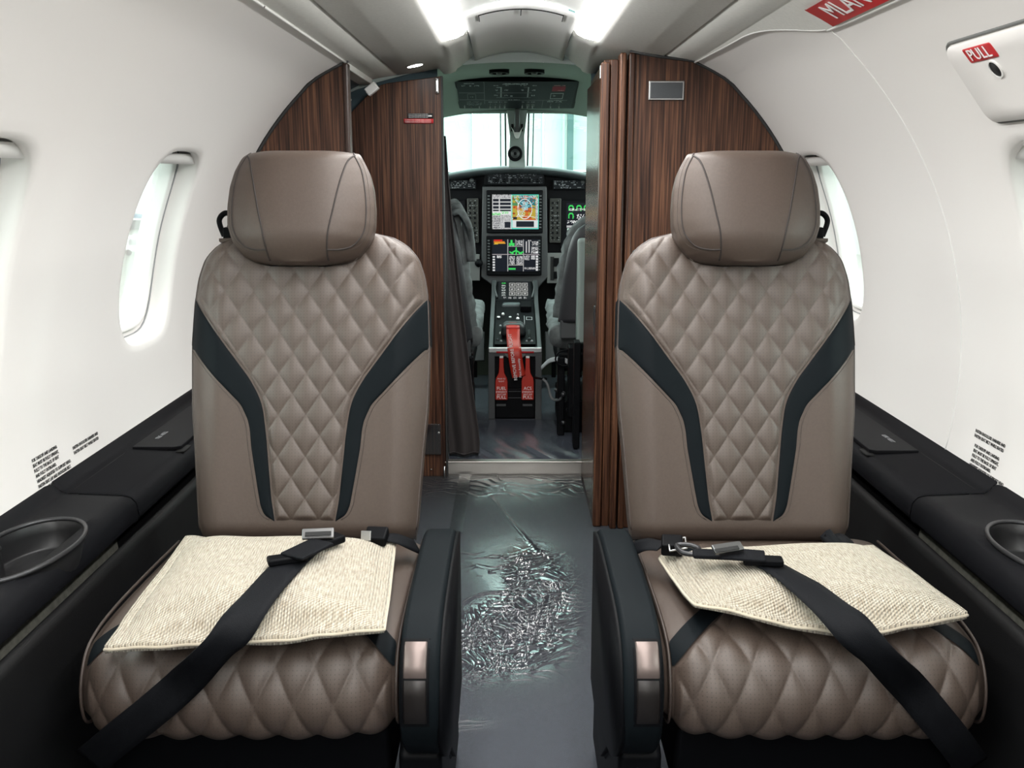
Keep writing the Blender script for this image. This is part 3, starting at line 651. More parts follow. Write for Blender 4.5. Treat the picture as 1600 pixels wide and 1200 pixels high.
# ---------------------------------------------------------------- seats
WT = [(0, .205), (.03, .211), (.177, .222), (.25, .229), (.375, .233), (.46, .230), (.51, .224), (.55, .211), (.575, .188), (.592, .162), (.605, .125), (.613, .07), (.615, .03)]
XI = [(.037, .056), (.079, .063), (.14, .069), (.20, .0745), (.226, .078), (.25, .0815), (.27, .087), (.29, .0965), (.313, .110), (.394, .170), (.475, .231), (.5, .26)]
XO = [(.037, .056), (.042, .070), (.05, .080), (.067, .087), (.1, .093), (.177, .106), (.21, .109), (.23, .113), (.26, .127), (.313, .178), (.375, .234), (.4, .26)]
def smooth_tab(tab, n=240):
    xs_ = np.linspace(tab[0][0], tab[-1][0], n); ys_ = interp(xs_, tab); k = np.ones(9)/9
    yp = np.pad(ys_, 4, mode='edge'); return xs_, np.convolve(yp, k, 'valid')
def seat(side, cx, ccx, arm0, arm1, label):
    t = thing('cabin_seat', (cx, 1.6, 0), label, 'seat', None)
    O = np.array([cx, 1.725, .47]); U = np.array([0, .2874, .9578]); NN = np.array([0, -.9578, .2874]); XV = np.array([1., 0, 0])
    def B(s, tt, h): return O+np.multiply.outer(s, XV)+np.multiply.outer(tt, U)+np.multiply.outer(h, NN)
    wxs, wys = smooth_tab(WT); xixs, xiys = smooth_tab(XI); xoxs, xoys = smooth_tab(XO)
    w_ = lambda q: np.where(q > .56, interp(q, WT), np.interp(q, wxs, wys)); xi_ = lambda q: np.interp(q, xixs, xiys); xo_ = lambda q: np.interp(q, xoxs, xoys)
    def h0(s, tt):
        e = np.clip(np.abs(s)/w_(tt), 0, 1); hb = .014*np.clip((np.abs(s)-.08)/.09, 0, 1)**2*(1-np.clip((np.abs(s)-.17)/.06, 0, 1)**2)
        return -.034*e**9+hb*.8-.03*np.clip((tt-.55)/.065, 0, 1)**2.5-.02*np.clip((.03-tt)/.03, 0, 1)**2+.006*np.sin(np.clip(tt/.6, 0, 1)*PI)
    # backrest shell
    tr = np.concatenate([np.linspace(0, .54, 60), np.linspace(.545, .615, 26)]); es = np.sin(np.linspace(-PI/2, PI/2, 61)); rows = []
    for q in tr:
        w = float(w_(q)); s = es*w; row = list(B(s, np.full_like(s, q), h0(s, np.full_like(s, q))))
        top = .03*np.clip((q-.55)/.065, 0, 1)**2.5
        for (f, hh) in ((1.0, -.055), (.995, -.085), (.96, -.11), (.8, -.118), (0, -.12), (-.8, -.118), (-.96, -.11), (-.995, -.085), (-1.0, -.055)):
            row.append(B(f*w, q-.004, hh+top*(1 if hh < -.1 else 0)*.5))
        rows.append(row)
    grid('backrest', rows, 'leather', t, closev=True, caps=True)
    # quilted insert
    sxp, sxt = .0533/2, .080/2
    def quilt(a, b): return (np.abs(np.sin(PI*a))*np.abs(np.sin(PI*b)))**.55
    tq = np.linspace(.037, .606, 230); nn = 171; e = np.linspace(-1, 1, nn)
    XB = np.minimum(xi_(tq), w_(tq)-.004); XB = np.maximum(XB, .02)
    S = XB[:, None]*e[None, :]; T = np.broadcast_to(tq[:, None], S.shape)
    d = np.minimum(XB[:, None]-np.abs(S), (T-.037)); d = np.minimum(d, (.607-T)*1.0); lift = .005*(1-np.exp(-np.clip(d, 0, 1)/.006))-.0022
    A_ = S/.0533+T/.080; B_ = S/.0533-T/.080+.5*0
    ha = h0(S, T)+lift+.0058*quilt(A_, B_)*np.clip(d/.01, 0, 1)
    qp = grid('quilted_panel', B(S, T, ha), 'perf', t, uv=np.stack([S, T], -1)); qp['label'] = 'diamond-quilted perforated leather insert'
    # dark bands
    for sg in (-1, 1):
        tb = np.linspace(.0375, .472, 130); a = np.minimum(xi_(tb), w_(tb)-.0015); b_ = np.minimum(xo_(tb), w_(tb)-.001); b_ = np.maximum(b_, a+.0005)
        e2 = np.linspace(0, 1, 19); S2 = sg*(a[:, None]+(b_-a)[:, None]*e2[None, :]); T2 = np.broadcast_to(tb[:, None], S2.shape)
        d2 = np.minimum(np.abs(S2)-a[:, None], b_[:, None]-np.abs(S2)); wallf = (b_ >= w_(tb)-.003)[:, None]
        d2 = np.where(wallf, np.abs(S2)-a[:, None], d2)
        h2 = h0(S2, T2)+.0045*(1-np.exp(-np.clip(d2, 0, 1)/.004))-.0015
        bd = grid('leather_band', B(S2, T2, h2), 'dleather', t); bd['label'] = 'dark charcoal leather band'
        if True:   # wrap the band round the flank
            rows = []
            for q in np.linspace(.378, .472, 14):
                w = float(w_(q)); hlim = h0(np.array([w*.999]), np.array([q]))[0]
                rows.append([B(sg*(w+.0012), q, hh) for hh in (hlim+.002, -.05, -.075)])
            grid('band_flank', rows, 'dleather', bd)
        # seam threads
        tt = np.linspace(.04, .37, 60); so = np.minimum(xo_(tt), w_(tt)-.004)+.0045
        tube('stitch_line', B(sg*so, tt, h0(so, tt)+.0002), .0007, 'piping', t, ns=4)
    ps = w_(np.linspace(.02, .612, 90)); tp = np.linspace(.02, .612, 90)
    for sg in (-1, 1): tube('piping', B(sg*(ps-.001), tp, h0(ps*.985, tp)-.006), .0028, 'piping', t, ns=6)
    # ---- headrest
    HX = side*.010
    def Bh(s, q, h):
        s, q, h = np.broadcast_arrays(np.asarray(s, float), q, h); e_ = np.clip(np.abs(s)/.12, 0, 1)
        return O+s[..., None]*XV+HX*XV+(q+.016*e_**2.6*np.clip((q-.60)/.12, 0, 1))[..., None]*U+h[..., None]*NN
    HW = [(.540, .05), (.543, .075), (.549, .096), (.560, .112), (.587, .131), (.62, .140), (.654, .1405), (.69, .137), (.72, .129), (.742, .118), (.755, .112), (.763, .107), (.767, .101)]; HW = [(.528+(a-.54)*.93, b) for a, b in HW]; hT = HW[-1][0]
    hxs, hys = smooth_tab(HW, 200); hw = lambda q: np.where((q < .548) | (q > .718), interp(q, HW), np.interp(q, hxs, hys))
    def hh0(s, q):
        e_ = np.clip(np.abs(s)/hw(q), 0, 1); v = (q-.528)/.212
        return .082-.05*e_**3.2-.026*np.clip((.585-q)/.055, 0, 1)**2-.016*np.clip((q-.715)/.024, 0, 1)**2+.008*np.sin(np.clip(v, 0, 1)*PI)
    rows = []
    for q in np.concatenate([np.linspace(.528, .557, 12), np.linspace(.56, .705, 40), np.linspace(.708, hT, 16)]):
        w = float(hw(q)); s = es*w; ff = np.clip((q-.528)/.02, 0, 1)**.5*np.clip((hT+.004-q)/.02, 0, 1)**.5
        row = list(Bh(s, np.full_like(s, q), hh0(s, np.full_like(s, q))))
        for f, h_ in ((1.0, .018), (1, 0), (.97, -.02), (.85, -.035), (0, -.04), (-.85, -.035), (-.97, -.02), (-1, 0), (-1.0, .018)):
            row.append(Bh(f*w, q, .02+(h_-.02)*ff))
        rows.append(row)
    hr = grid('headrest', rows, 'leather', t, closev=True, caps=True)
    for sg in (-1, 1):
        o1 = spline([(.102, .752), (.118, .715), (.1265, .665), (.1265, .62), (.118, .592), (.101, .573), (.078, .564), (.057, .562)], 8)
        o2 = spline([(.102, .752), (.093, .738), (.085, .71), (.076, .67), (.069, .634), (.062, .60), (.057, .562), (.056, .545)], 8)
        o3 = spline([(.099, .762), (.103, .752)], 8)
        for pth in (o1, o2, o3):
            s = sg*pth[:, 0]; q = .528+(pth[:, 1]-.54)*.93; tube('headrest_seam', Bh(s, q, hh0(s, q)-.0003), .0019, 'seam', hr, ns=6)
        pst = o1*np.array([1.0, 1.0])+np.array([.007, -.001]); s = sg*np.minimum(pst[:, 0], hw(.528+(pst[:, 1]-.54)*.93)-.003); q = .528+(pst[:, 1]-.54)*.93
        tube('headrest_stitch', Bh(s, q, hh0(s, q)), .0006, 'piping', hr, ns=4)
        box('headrest_post', cx+sg*.05-.008, cx+sg*.05+.008, 1.885, 1.905, .98, 1.08, 'black', hr, bevel=.002)
    # recess + shoulder harness guide behind the outboard shoulder
    g0 = B(side*.155, .585, -.02)
    pp = B(np.array([side*.13, side*.15, side*.185, side*.20]), np.array([.592, .586, .588, .60]), np.array([-.0, .0, -.01, -.02]))
    grid('harness_recess', [[B(side*s_, q_, h_) for s_, q_ in ((.108, .606), (.125, .593), (.155, .584), (.178, .583))] for h_ in (-.002, -.03, -.05)], 'leather', t, solid=.006)
    hg = B(side*.178, .598, -.035)
    tube('harness_guide', spline([hg+np.array([0, 0, 0]), hg+np.array([side*.008, 0, .03]), hg+np.array([side*-.004, 0, .045]), hg+np.array([side*-.02, 0, .04]), hg+np.array([side*-.022, 0, .015])], 6), .0055, 'black', t, ns=8)
    box('harness_block', min(hg[0]-side*.0, hg[0]-side*.045), max(hg[0]-side*.0, hg[0]-side*.045), hg[1]-.012, hg[1]+.03, hg[2]-.03, hg[2]+.018, 'black', t, bevel=.004)
    # ---- cushion
    CP = spline([(1.42, .322), (1.345, .322), (1.300, .332), (1.284, .365), (1.290, .41), (1.318, .447), (1.37, .464), (1.46, .47), (1.6, .468), (1.76, .462)], 12)
    CLn = np.concatenate([[0], np.cumsum(np.linalg.norm(np.diff(CP, axis=0), axis=1))]); CL = CLn[-1]
    tg = np.gradient(CP, axis=0); tg /= np.linalg.norm(tg, axis=1)[:, None]; CNn = np.stack([-tg[:, 1], tg[:, 0]], 1)   # outward
    if CNn[60][1] < 0: CNn = -CNn
    def C(s, a, h):
        y = np.interp(a, CLn, CP[:, 0]); z = np.interp(a, CLn, CP[:, 1]); ny_ = np.interp(a, CLn, CNn[:, 0]); nz_ = np.interp(a, CLn, CNn[:, 1])
        s, y, h = np.broadcast_arrays(s, y, h); fr_ = .018*(np.clip(np.abs(s)/.24, 0, 1)**4)*np.clip((1.45-y)/.15, 0, 1)
        return np.stack([ccx+s, y+ny_*h+fr_, z+nz_*h], -1)
    cw = .243
    hc0 = lambda s: -.022*np.clip(np.abs(s)/cw, 0, 1)**10
    rows = []
    for a in np.linspace(0, CL, 70):
        s = es*cw; row = list(C(s, a, hc0(s)))
        rows.append(row)
    cu = grid('seat_cushion', rows, 'leather', t)
    for sg in (-1, 1):
        poly = [C(sg*cw, a, -.022) for a in np.linspace(0, CL, 50)]
        cen = np.array([ccx+sg*(cw+.002), 1.55, .38]); V = poly+[np.array([ccx+sg*cw, 1.76, .29])]; n = len(V)
        V.append(cen); raw('cushion_side', V, [(i, (i+1) % n, n) for i in range(n)], 'leather', cu)
        tube('cushion_piping', [C(sg*.2365, a, -.006) for a in np.linspace(0, CL, 60)], .0026, 'piping', cu, ns=6)
    at0 = np.interp(1.30, CP[30:, 0], CLn[30:]); a_tip = float(np.interp(.432, CP[12*2:12*6, 1], CLn[12*2:12*6]))
    tq = np.linspace(.03, CL-.06, 240); XB = np.where(tq < a_tip, .231, np.maximum(.231-.75*(tq-a_tip), .13)); e = np.linspace(-1, 1, 181)
    S = XB[:, None]*e[None, :]; T = np.broadcast_to(tq[:, None], S.shape); d = np.minimum(XB[:, None]-np.abs(S), T-.03)
    A_ = S/.0586+T/.118; B_ = S/.0586-T/.118
    hq = hc0(S)+.005*(1-np.exp(-np.clip(d, 0, 1)/.005))-.002+.0075*quilt(A_, B_)*np.clip(d/.01, 0, 1)
    qp = grid('quilted_panel', C(S, T, hq), 'perf', t, uv=np.stack([S, T], -1)); qp['label'] = 'diamond-quilted perforated leather insert'
    for sg in (-1, 1):
        tb = np.linspace(a_tip+.002, CL-.06, 70); a_ = np.maximum(.231-.75*(tb-a_tip), .13); o_ = np.minimum(.2325, np.maximum(.231-.75*(tb-a_tip-.055), .165)); S2 = sg*(a_[:, None]+(o_-a_)[:, None]*np.linspace(0, 1, 14)[None, :])
        T2 = np.broadcast_to(tb[:, None], S2.shape); bd = grid('leather_band', C(S2, T2, hc0(S2)+.003), 'dleather', t); bd['label'] = 'dark charcoal leather band'
    # ---- base and shroud
    prism('seat_pan', [(1.36, .20), (1.33, .32), (1.78, .33), (1.80, .2)], 'x', ccx-.22, ccx+.22, 'black', t, bevel=.01)
    prism('pedestal', [(1.42, 0), (1.40, .2), (1.76, .2), (1.74, 0)], 'x', ccx-.15, ccx+.15, 'black', t, bevel=.01)
    for sg in (-1, 1): box('floor_rail', ccx+sg*.13-.02, ccx+sg*.13+.02, 1.1, 1.85, 0, .03, 'black', t, bevel=.004)
    prism('rear_shroud', [(1.80, .30), (1.84, .52), (2.0, 1.0), (2.03, 1.0), (1.92, .5), (1.88, .25)], 'x', cx-.19, cx+.19, 'black', t, bevel=.008)
    # ---- armrest
    AP = spline([(1.715, .500), (1.64, .512), (1.50, .514), (1.38, .511), (1.318, .500), (1.276, .478), (1.254, .440), (1.247, .395), (1.256, .352), (1.285, .312), (1.33, .278), (1.40, .25)], 5)
    ap = [tuple(p) for p in AP]+[(1.5, .15), (1.72, .18)]
    ar = prism('armrest', ap, 'x', arm0, arm1, 'dleather', t, bevel=.013, seg=4)
    aiside = arm1 if side < 0 else arm0; asg = 1 if side < 0 else -1
    prism('armrest_shell', [(y+.004, z-.008) for y, z in ap[:-2]]+[(1.5, .16), (1.715, .19)], 'x', aiside-asg*.004, aiside+asg*.006, 'black', ar, bevel=0)
    prism('side_shroud', [(1.33, .03), (1.32, .28), (1.40, .32), (1.74, .32), (1.76, .03)], 'x', (arm0+.004) if side > 0 else (arm0-.012), (arm1+.012) if side > 0 else (arm1-.004), 'black', t, bevel=.01)
    am = (arm0+arm1)/2-asg*.006; bw = .0165
    def ond(f0, f1, n=7):   # strip along the front curve of the armrest
        L_ = np.concatenate([[0], np.cumsum(np.linalg.norm(np.diff(AP, axis=0), axis=1))]); a0_ = f0; out = []
        for a in np.linspace(f0, f1, n):
            y = np.interp(a, L_, AP[:, 0]); z = np.interp(a, L_, AP[:, 1]); y2 = np.interp(a+.004, L_, AP[:, 0]); z2 = np.interp(a+.004, L_, AP[:, 1])
            ty, tz = y2-y, z2-z; l = math.hypot(ty, tz); out.append((y, z, tz/l, -ty/l))
        return out
    def strip(nm, f0, f1, hw_, h, m, parent):
        P_ = []
        st_ = ond(f0, f1)
        for k, (y, z, ny_, nz_) in enumerate(st_):
            ed = h*.3 if k in (0, len(st_)-1) else h
            P_.append([(am+x, y+ny_*hh*-1*-1, z+nz_*hh) for x, hh in ((-hw_, -.004), (-hw_, ed*.6), (-hw_*.85, ed), (0, ed), (hw_*.85, ed), (hw_, ed*.6), (hw_, -.004))])
        return grid(nm, P_, m, parent)
    LL = np.concatenate([[0], np.cumsum(np.linalg.norm(np.diff(AP, axis=0), axis=1))])
    f_of = lambda y: float(np.interp(-y, -AP[:, 0][:45], LL[:45]))
    s0 = f_of(1.287)
    # outward normal sign check is handled by using both signs in strip; here normals point up/forward
    strip('button_bezel', s0-.006, s0+.126, bw+.004, .0012, 'black', ar)
    o = strip('recline_button', s0, s0+.052, bw, .006, 'bronze', ar); o['label'] = 'light bronze metal recline button'
    o = strip('swivel_button', s0+.055, s0+.12, bw, .004, 'dbronze', ar); o['label'] = 'dark bronze button'
    return t, ar
seatL, arL = seat(-1, -.395, -.410, -.163, -.104, 'left quilted taupe leather cabin seat with charcoal bands, beside the left wall')
seatR, arR = seat(1, .440, .474, .160, .219, 'right quilted taupe leather cabin seat with charcoal bands, beside the right wall')

# ---------------------------------------------------------------- pillows
def bez(P0, Pm, P1, f): return (1-f)**2*np.array(P0)+2*f*(1-f)*np.array(Pm)+f*f*np.array(P1)
def pillow(BL, BR, FR, FL, mids, thick, label, droop, fold):
    n = 70; m_ = 56; top = np.zeros((n, m_, 3)); bot = np.zeros((n, m_, 3)); uv = np.zeros((n, m_, 2))
    Bm, Rm, Fm, Lm = mids
    for i, u in enumerate(np.linspace(0, 1, n)):
        for j, v in enumerate(np.linspace(0, 1, m_)):   # u left-right, v back-front
            back = bez(BL, Bm, BR, u); fr = bez(FL, Fm, FR, u); le = bez(BL, Lm, FL, v); ri = bez(BR, Rm, FR, v)
            p = (1-v)*back+v*fr+(1-u)*le+u*ri-((1-u)*(1-v)*np.array(BL)+u*(1-v)*np.array(BR)+(1-u)*v*np.array(FL)+u*v*np.array(FR))
            iu = min(1, max(0, (u-.045)/.91)); iv = min(1, max(0, (v-.05)/.90)); a = 1-abs(2*iu-1)**3.4; b = 1-abs(2*iv-1)**3.4; k = max(0, a*b)**.62
            eu = min(u, 1-u, v*.8, (1-v)*.8); hem = .0035*math.exp(-((eu-.035)/.02)**2)
            wr_ = .0028*math.sin(u*9+v*5)+.0028*math.sin(u*4-v*11+2)+.0015*math.sin(u*17-v*6)+fold(u, v)
            top[i, j] = p+np.array([0, 0, thick*k+.005+hem+wr_*(.35+.65*k)+.0015*math.sin(u*40+v*3)*(eu < .05)]); bot[i, j] = p+np.array([0, 0, -.006*k-.005+min(0, wr_)])
            for q in (top, bot): q[i, j, 2] += droop(u, v)
            uv[i, j] = (u*.4, v*.37)
    V = np.concatenate([top.reshape(-1, 3), bot.reshape(-1, 3)]); F = []; nn = n*m_
    for i in range(n-1):
        for j in range(m_-1):
            q = (i*m_+j, (i+1)*m_+j, (i+1)*m_+j+1, i*m_+j+1); F.append(q); F.append(tuple(nn+k for k in q))
    per = [(i, 0) for i in range(n)]+[(n-1, j) for j in range(1, m_)]+[(i, m_-1) for i in range(n-2, -1, -1)]+[(0, j) for j in range(m_-2, 0, -1)]
    for k in range(len(per)):
        a = per[k][0]*m_+per[k][1]; b = per[(k+1) % len(per)][0]*m_+per[(k+1) % len(per)][1]; F.append((a, b, nn+b, nn+a))
    root = raw('pillow', V, F, 'woven', None, uv=np.concatenate([uv.reshape(-1, 2)]*2))
    tag(root, label, 'pillow')
    mm = [tuple((top[i, j]+bot[i, j])/2) for i, j in per]
    tube('pillow_seam', mm, .0027, 'woven', root, close=True, ns=7)
    return root, top
cz = .484
def px(u, v, z=cz+.016): return np.array(at(u, v, z=z))
pL, topL = pillow(px(290, 842), px(617, 847), px(600, 984), px(163, 1008), (px(452, 853), px(611, 912), px(380, 1003), px(232, 925)), .044,
    'cream woven pillow lying flat on the left seat under its belt', lambda u, v: -.006*max(0, v-.8)*5*(1-u)*.8, lambda u, v: -.007*math.exp(-((v-.87)/.045)**2)*math.exp(-((u-.2)/.3)**2)+.004*math.exp(-((v-.88)/.04)**2)*(u > .3))
pR, topR = pillow(px(1030, 873), px(1364, 856), px(1511, 962), px(1086, 952), (px(1200, 866), px(1442, 905), px(1310, 1014), px(1058, 915)), .042,
    'cream woven pillow lying askew on the right seat with a lifted front edge', lambda u, v: .012*max(0, v-.7)*3*math.exp(-((u-.12)/.2)**2), lambda u, v: .004*math.sin(u*7+1)*v)

# ---------------------------------------------------------------- belts
def ribbon(name, P, w, m, parent, th=.0016, side_hint=None, n=6):
    """flat strap: P list of (center, width-direction)"""
    C_ = spline([p for p, _ in P], n); Wd = spline([q for _, q in P], n); rows = []
    for i in range(len(C_)):
        t_ = C_[min(i+1, len(C_)-1)]-C_[max(i-1, 0)]; t_ /= np.linalg.norm(t_); d = Wd[i]-t_*np.dot(Wd[i], t_); d /= np.linalg.norm(d); nr = np.cross(t_, d)
        c_ = C_[i]; hw_ = w/2
        rows.append([c_-d*hw_-nr*th/2, c_-d*hw_*.5-nr*th, c_+d*hw_*.5-nr*th, c_+d*hw_-nr*th/2, c_+d*hw_+nr*th/2, c_+d*hw_*.5+nr*th, c_-d*hw_*.5+nr*th, c_-d*hw_+nr*th/2])
    return grid(name, rows, m, parent, closev=True, caps=True)
# left lap belt: from the slider across the pillow and down over the cushion front
wd = np.array([.80, .60, .0])
Pth = [(A(492, 850, z=.545), wd), (A(470, 866, z=.552), wd), (A(440, 893, z=.554), wd), (A(395, 945, z=.548), np.array([.85, .52, .05])), (A(362, 990, z=.525), np.array([.87, .45, .1])),
       (A(322, 1032, z=.487), np.array([.80, .38, -.42])), (A(282, 1072, y=1.262), np.array([.72, .06, -.70])), (A(236, 1112, y=1.262), np.array([.70, .0, -.71])), (A(186, 1152, y=1.272), np.array([.70, .0, -.71])), (A(140, 1190, y=1.30), np.array([.70, 0, -.71]))]
bl = ribbon('lap_belt', Pth, .052, 'belt', seatL)
e1 = A(440, 893, z=.554)-A(500, 845, z=.545); e1 /= np.linalg.norm(e1)
obox('belt_slider', A(449, 873, z=.561), (.93, .37, 0), (-.37, .93, 0), .062, .024, .012, 'black', bl, .004, 3)
obox('belt_loop', A(480, 858, z=.568), (.5, .86, 0), (-.86, .5, 0), .075, .046, .006, 'belt', bl, .0025)
obox('buckle_latch', A(497, 834, z=.575), (1, .12, 0), (-.10, .8, .6), .052, .020, .006, 'buckle', bl, .002)
obox('buckle_slot', A(497, 834, z=.5795), (1, .12, 0), (-.10, .8, .6), .042, .008, .002, 'void', bl, .0005)
obox('buckle_body', A(513, 843, z=.560), (.75, -.65, 0), (.65, .75, 0), .040, .044, .014, 'black', bl, .004)
rc = obox('belt_receiver', A(588, 838, z=.525), (1, -.1, 0), (.1, 1, .3), .040, .036, .020, 'black', seatL, .004)
obox('receiver_face', A(572, 837, z=.532), (1, -.1, 0), (0, .3, 1), .018, .017, .004, 'chrome', rc, .001)
ribbon('receiver_strap', [(A(596, 838, z=.518), np.array([0, 1, 0.])), (A(622, 843, z=.508), np.array([0, 1, 0.])), (A(652, 855, z=.478), np.array([0, 1, 0.]))], .036, 'belt', rc)
# right
wdr = np.array([-.70, .70, 0.])
Pth = [(A(1165, 868, z=.548), wdr), (A(1205, 884, z=.55), wdr), (A(1255, 915, z=.553), wdr), (A(1312, 963, z=.545), np.array([-.82, .55, 0])), (A(1352, 1004, z=.522), np.array([-.86, .45, 0])),
       (A(1388, 1040, z=.487), np.array([-.80, .35, -.45])), (A(1425, 1078, y=1.264), np.array([-.75, .0, -.66])), (A(1462, 1122, y=1.264), np.array([-.78, .0, -.62])), (A(1495, 1163, y=1.272), np.array([-.80, .0, -.6])), (A(1520, 1198, y=1.30), np.array([-.8, 0, -.6]))]
br = ribbon('lap_belt', Pth, .052, 'belt', seatR)
obox('belt_slider', A(1192, 876, z=.560), (1, -.12, 0), (.12, 1, 0), .062, .024, .012, 'black', br, .004, 3)
obox('belt_loop', A(1160, 867, z=.566), (-1, .2, 0), (.2, 1, 0), .07, .042, .006, 'belt', br, .0025)
obox('belt_tab', A(1112, 866, z=.556), (-1, .12, 0), (.1, 1, 0), .06, .03, .008, 'belt', br, .003)
obox('buckle_latch', A(1137, 856, z=.578), (.95, .35, 0), (-.3, .8, .5), .052, .018, .006, 'buckle', br, .002)
obox('buckle_slot', A(1136, 858, z=.5815), (.95, .35, 0), (-.3, .8, .5), .042, .007, .002, 'void', br, .0005)
tube('belt_tongue', spline([A(1058, 852, z=.55), A(1078, 852, z=.553), A(1092, 858, z=.553), A(1086, 866, z=.552), A(1066, 863, z=.55)], 5, close=True), .0045, 'cup', br, close=True)
rc = obox('belt_receiver', A(1050, 852, z=.535), (1, -.15, 0), (.1, 1, .2), .036, .036, .024, 'black', seatR, .004)
tube('receiver_face', [A(u, v, z=.542) for u, v in ((1044, 842), (1071, 840), (1073, 856), (1047, 861))], .0018, 'chrome', rc, close=True, ns=6)
ribbon('receiver_strap', [(A(1035, 853, z=.522), np.array([0, 1, 0.])), (A(1010, 852, z=.512), np.array([0, 1, 0.])), (A(985, 858, z=.485), np.array([0, 1, 0.]))], .034, 'belt', rc)
ribbon('shoulder_strap', [(A(1290, 862, z=.50), np.array([.4, .9, 0])), (A(1300, 850, z=.515), np.array([.5, .8, .2])), (A(1320, 846, z=.505), np.array([.5, .7, -.3])), (A(1340, 862, z=.478), np.array([.3, .9, 0]))], .05, 'belt', seatR)

# ---------------------------------------------------------------- curtain
rows = []
for z, xr_ in ((1.30, -.245), (1.18, -.240), (1.08, -.232), (.987, -.225), (.80, -.206), (.633, -.188), (.5, -.172), (.353, -.156), (.22, -.138), (.105, -.124), (.062, -.134)):
    xl_ = -.262+.012*(z < .2); n = 40; rows.append([(xl_+(xr_-xl_)*f, 3.67+.014*math.sin(f*9+z*1.5)*(.4+.6*(1.3-z)), z-.03*(z < .1)*0) for f in np.linspace(0, 1, n)])
cu = grid('curtain', rows, 'curtain', None, solid=.004, subd=1); tag(cu, 'brown-grey curtain hanging gathered at the left side of the cockpit doorway', 'curtain')
tube('curtain_hem', [(p[0], p[1]-.004, .075) for p in rows[-1]], .003, 'curtain', cu, ns=5)

# ---------------------------------------------------------------- cockpit shell
tag(grid('ceiling.003', [[(XC+x, y, z-.10*(abs(x)/.6)**2.2) for x in np.linspace(-.62, .62, 25)] for y, z in ((3.60, 1.548), (3.9, 1.567), (4.25, 1.588), (4.45, 1.575), (4.7, 1.515), (4.86, 1.478), (4.93, 1.466))], 'ckroof'), 'grey-green cockpit roof lining', kind='structure')
tag(box('wall_front.002', -.95, -.27, 3.625, 3.64, 0, 1.62, 'primer', bevel=0), 'dark structure behind the left bulkhead', kind='structure')
tag(box('wall_front.003', .285, .95, 3.61, 3.62, 0, 1.62, 'primer', bevel=0), 'dark structure behind the closet', kind='structure')
tag(grid('wall_front', [[(XC+x, 3.60, 1.62), (XC+x, 3.60, 1.548-.10*(abs(x)/.6)**2.2)] for x in np.linspace(-.7, .7, 29)], 'ckroof'), kind='structure')
for sd, nm in ((-1, 'wall_left.001'), (1, 'wall_right.001')):
    tag(grid(nm, [[(XC+sd*x, y, z) for x, z in ((.66, .0), (.76, .4), (.78, .8), (.74, 1.0))] for y in (3.62, 4.6, 5.4)], 'ckgrey'), kind='structure')
    tag(grid(nm.replace('1', '2'), [[(XC+sd*x, y, z) for x, z in ((.70, 1.32), (.62, 1.46))] for y in (3.62, 4.95)], 'ckroof'), kind='structure')
    for y in (3.70, 4.75): pass
tag(box('wall_front.001', -.78, .84, 5.36, 5.40, 0, 1.165, 'panelskin', bevel=0), 'dark firewall below the instrument panel', kind='structure')
for sd, nm in ((-1, 'wall_left.003'), (1, 'wall_right.003')):
    tag(grid(nm, [[(XC+sd*(x+.004), y, z) for x, z in [(.83, 0), (.92, .3)]+[(a, b) for a, b in WP]+[(.52, 1.51), (.40, 1.53), (.2, 1.6), (.0, 1.64)]] for y in (3.0, 3.3, 3.62)], 'primer'), 'dark lining around the entry vestibule', kind='structure')
ws = thing('windshield', (XC, 5.1, 1.3), 'two-pane cockpit windshield with bright hangar daylight beyond', 'windshield')
WSL = [(-.34, 4.92, 1.462), (-.043, 4.92, 1.458), (-.046, 5.34, 1.19), (-.40, 5.34, 1.175)]
def wsx(x): return XC+x
for sg, x0, x1 in ((-1, -.72, -.052), (1, .052, .72)):
    grid('pane', [[(wsx(x), 4.925+.415*f-.10*(x/.72)**2, 1.462-.275*f-.02*(x/.72)**2) for f in (0, .5, 1)] for x in np.linspace(x0, x1, 8)], 'wsglass', ws)
    xi0 = sg*.058
    tube('pane_seal', [(wsx(xi0), 4.92, 1.461), (wsx(xi0), 5.34, 1.185)], .0045, 'void', ws, ns=6)
    tube('pane_edge', [(wsx(xi0+sg*.024), 4.92, 1.461), (wsx(xi0+sg*.028), 5.34, 1.185)], .003, 'teal', ws, ns=6)
grid('header', [[(wsx(x), 4.93-.10*(x/.72)**2, 1.47-.02*(x/.72)**2), (wsx(x), 4.915-.10*(x/.72)**2, 1.455-.02*(x/.72)**2)] for x in np.linspace(-.72, .72, 15)], 'ckroof', ws, solid=.008)
ps_ = prism('center_post', [(wsx(-.052), 1.47), (wsx(.052), 1.47), (wsx(.036), 1.34), (wsx(.043), 1.19), (wsx(-.043), 1.19), (wsx(-.036), 1.34)], 'y', 4.90, 4.94, 'ckroof', ws, bevel=.006)
box('post_fairing', wsx(-.013), wsx(.013), 4.865, 4.90, 1.33, 1.475, 'ckgrey', ps_, bevel=.008, seg=3)
for sg in (-1, 1): box('post_clip', wsx(sg*.024)-.006, wsx(sg*.024)+.006, 4.88, 4.90, 1.365, 1.40, 'black', ps_, bevel=.002)
prism('handle', [(wsx(-.028), 1.385), (wsx(-.008), 1.33), (wsx(.008), 1.33), (wsx(.028), 1.385), (wsx(.012), 1.36), (wsx(-.012), 1.36)], 'y', 4.86, 4.885, 'lip', ps_, bevel=.002)
c = A(805, 240, y=4.86)
cp = thing('compass', c.tolist(), 'round black standby compass on the windshield centre post', 'instrument')
disc('housing', c+[0, .035, 0], (0, -1, 0), .037, .035, 'black', cp, bevel=.006); disc('dial', c-[0, .0005, 0], (0, -1, 0), .022, .002, 'ckgrey', cp); disc('dial_hub', c-[0, .003, 0], (0, -1, 0), .008, .002, 'black', cp)

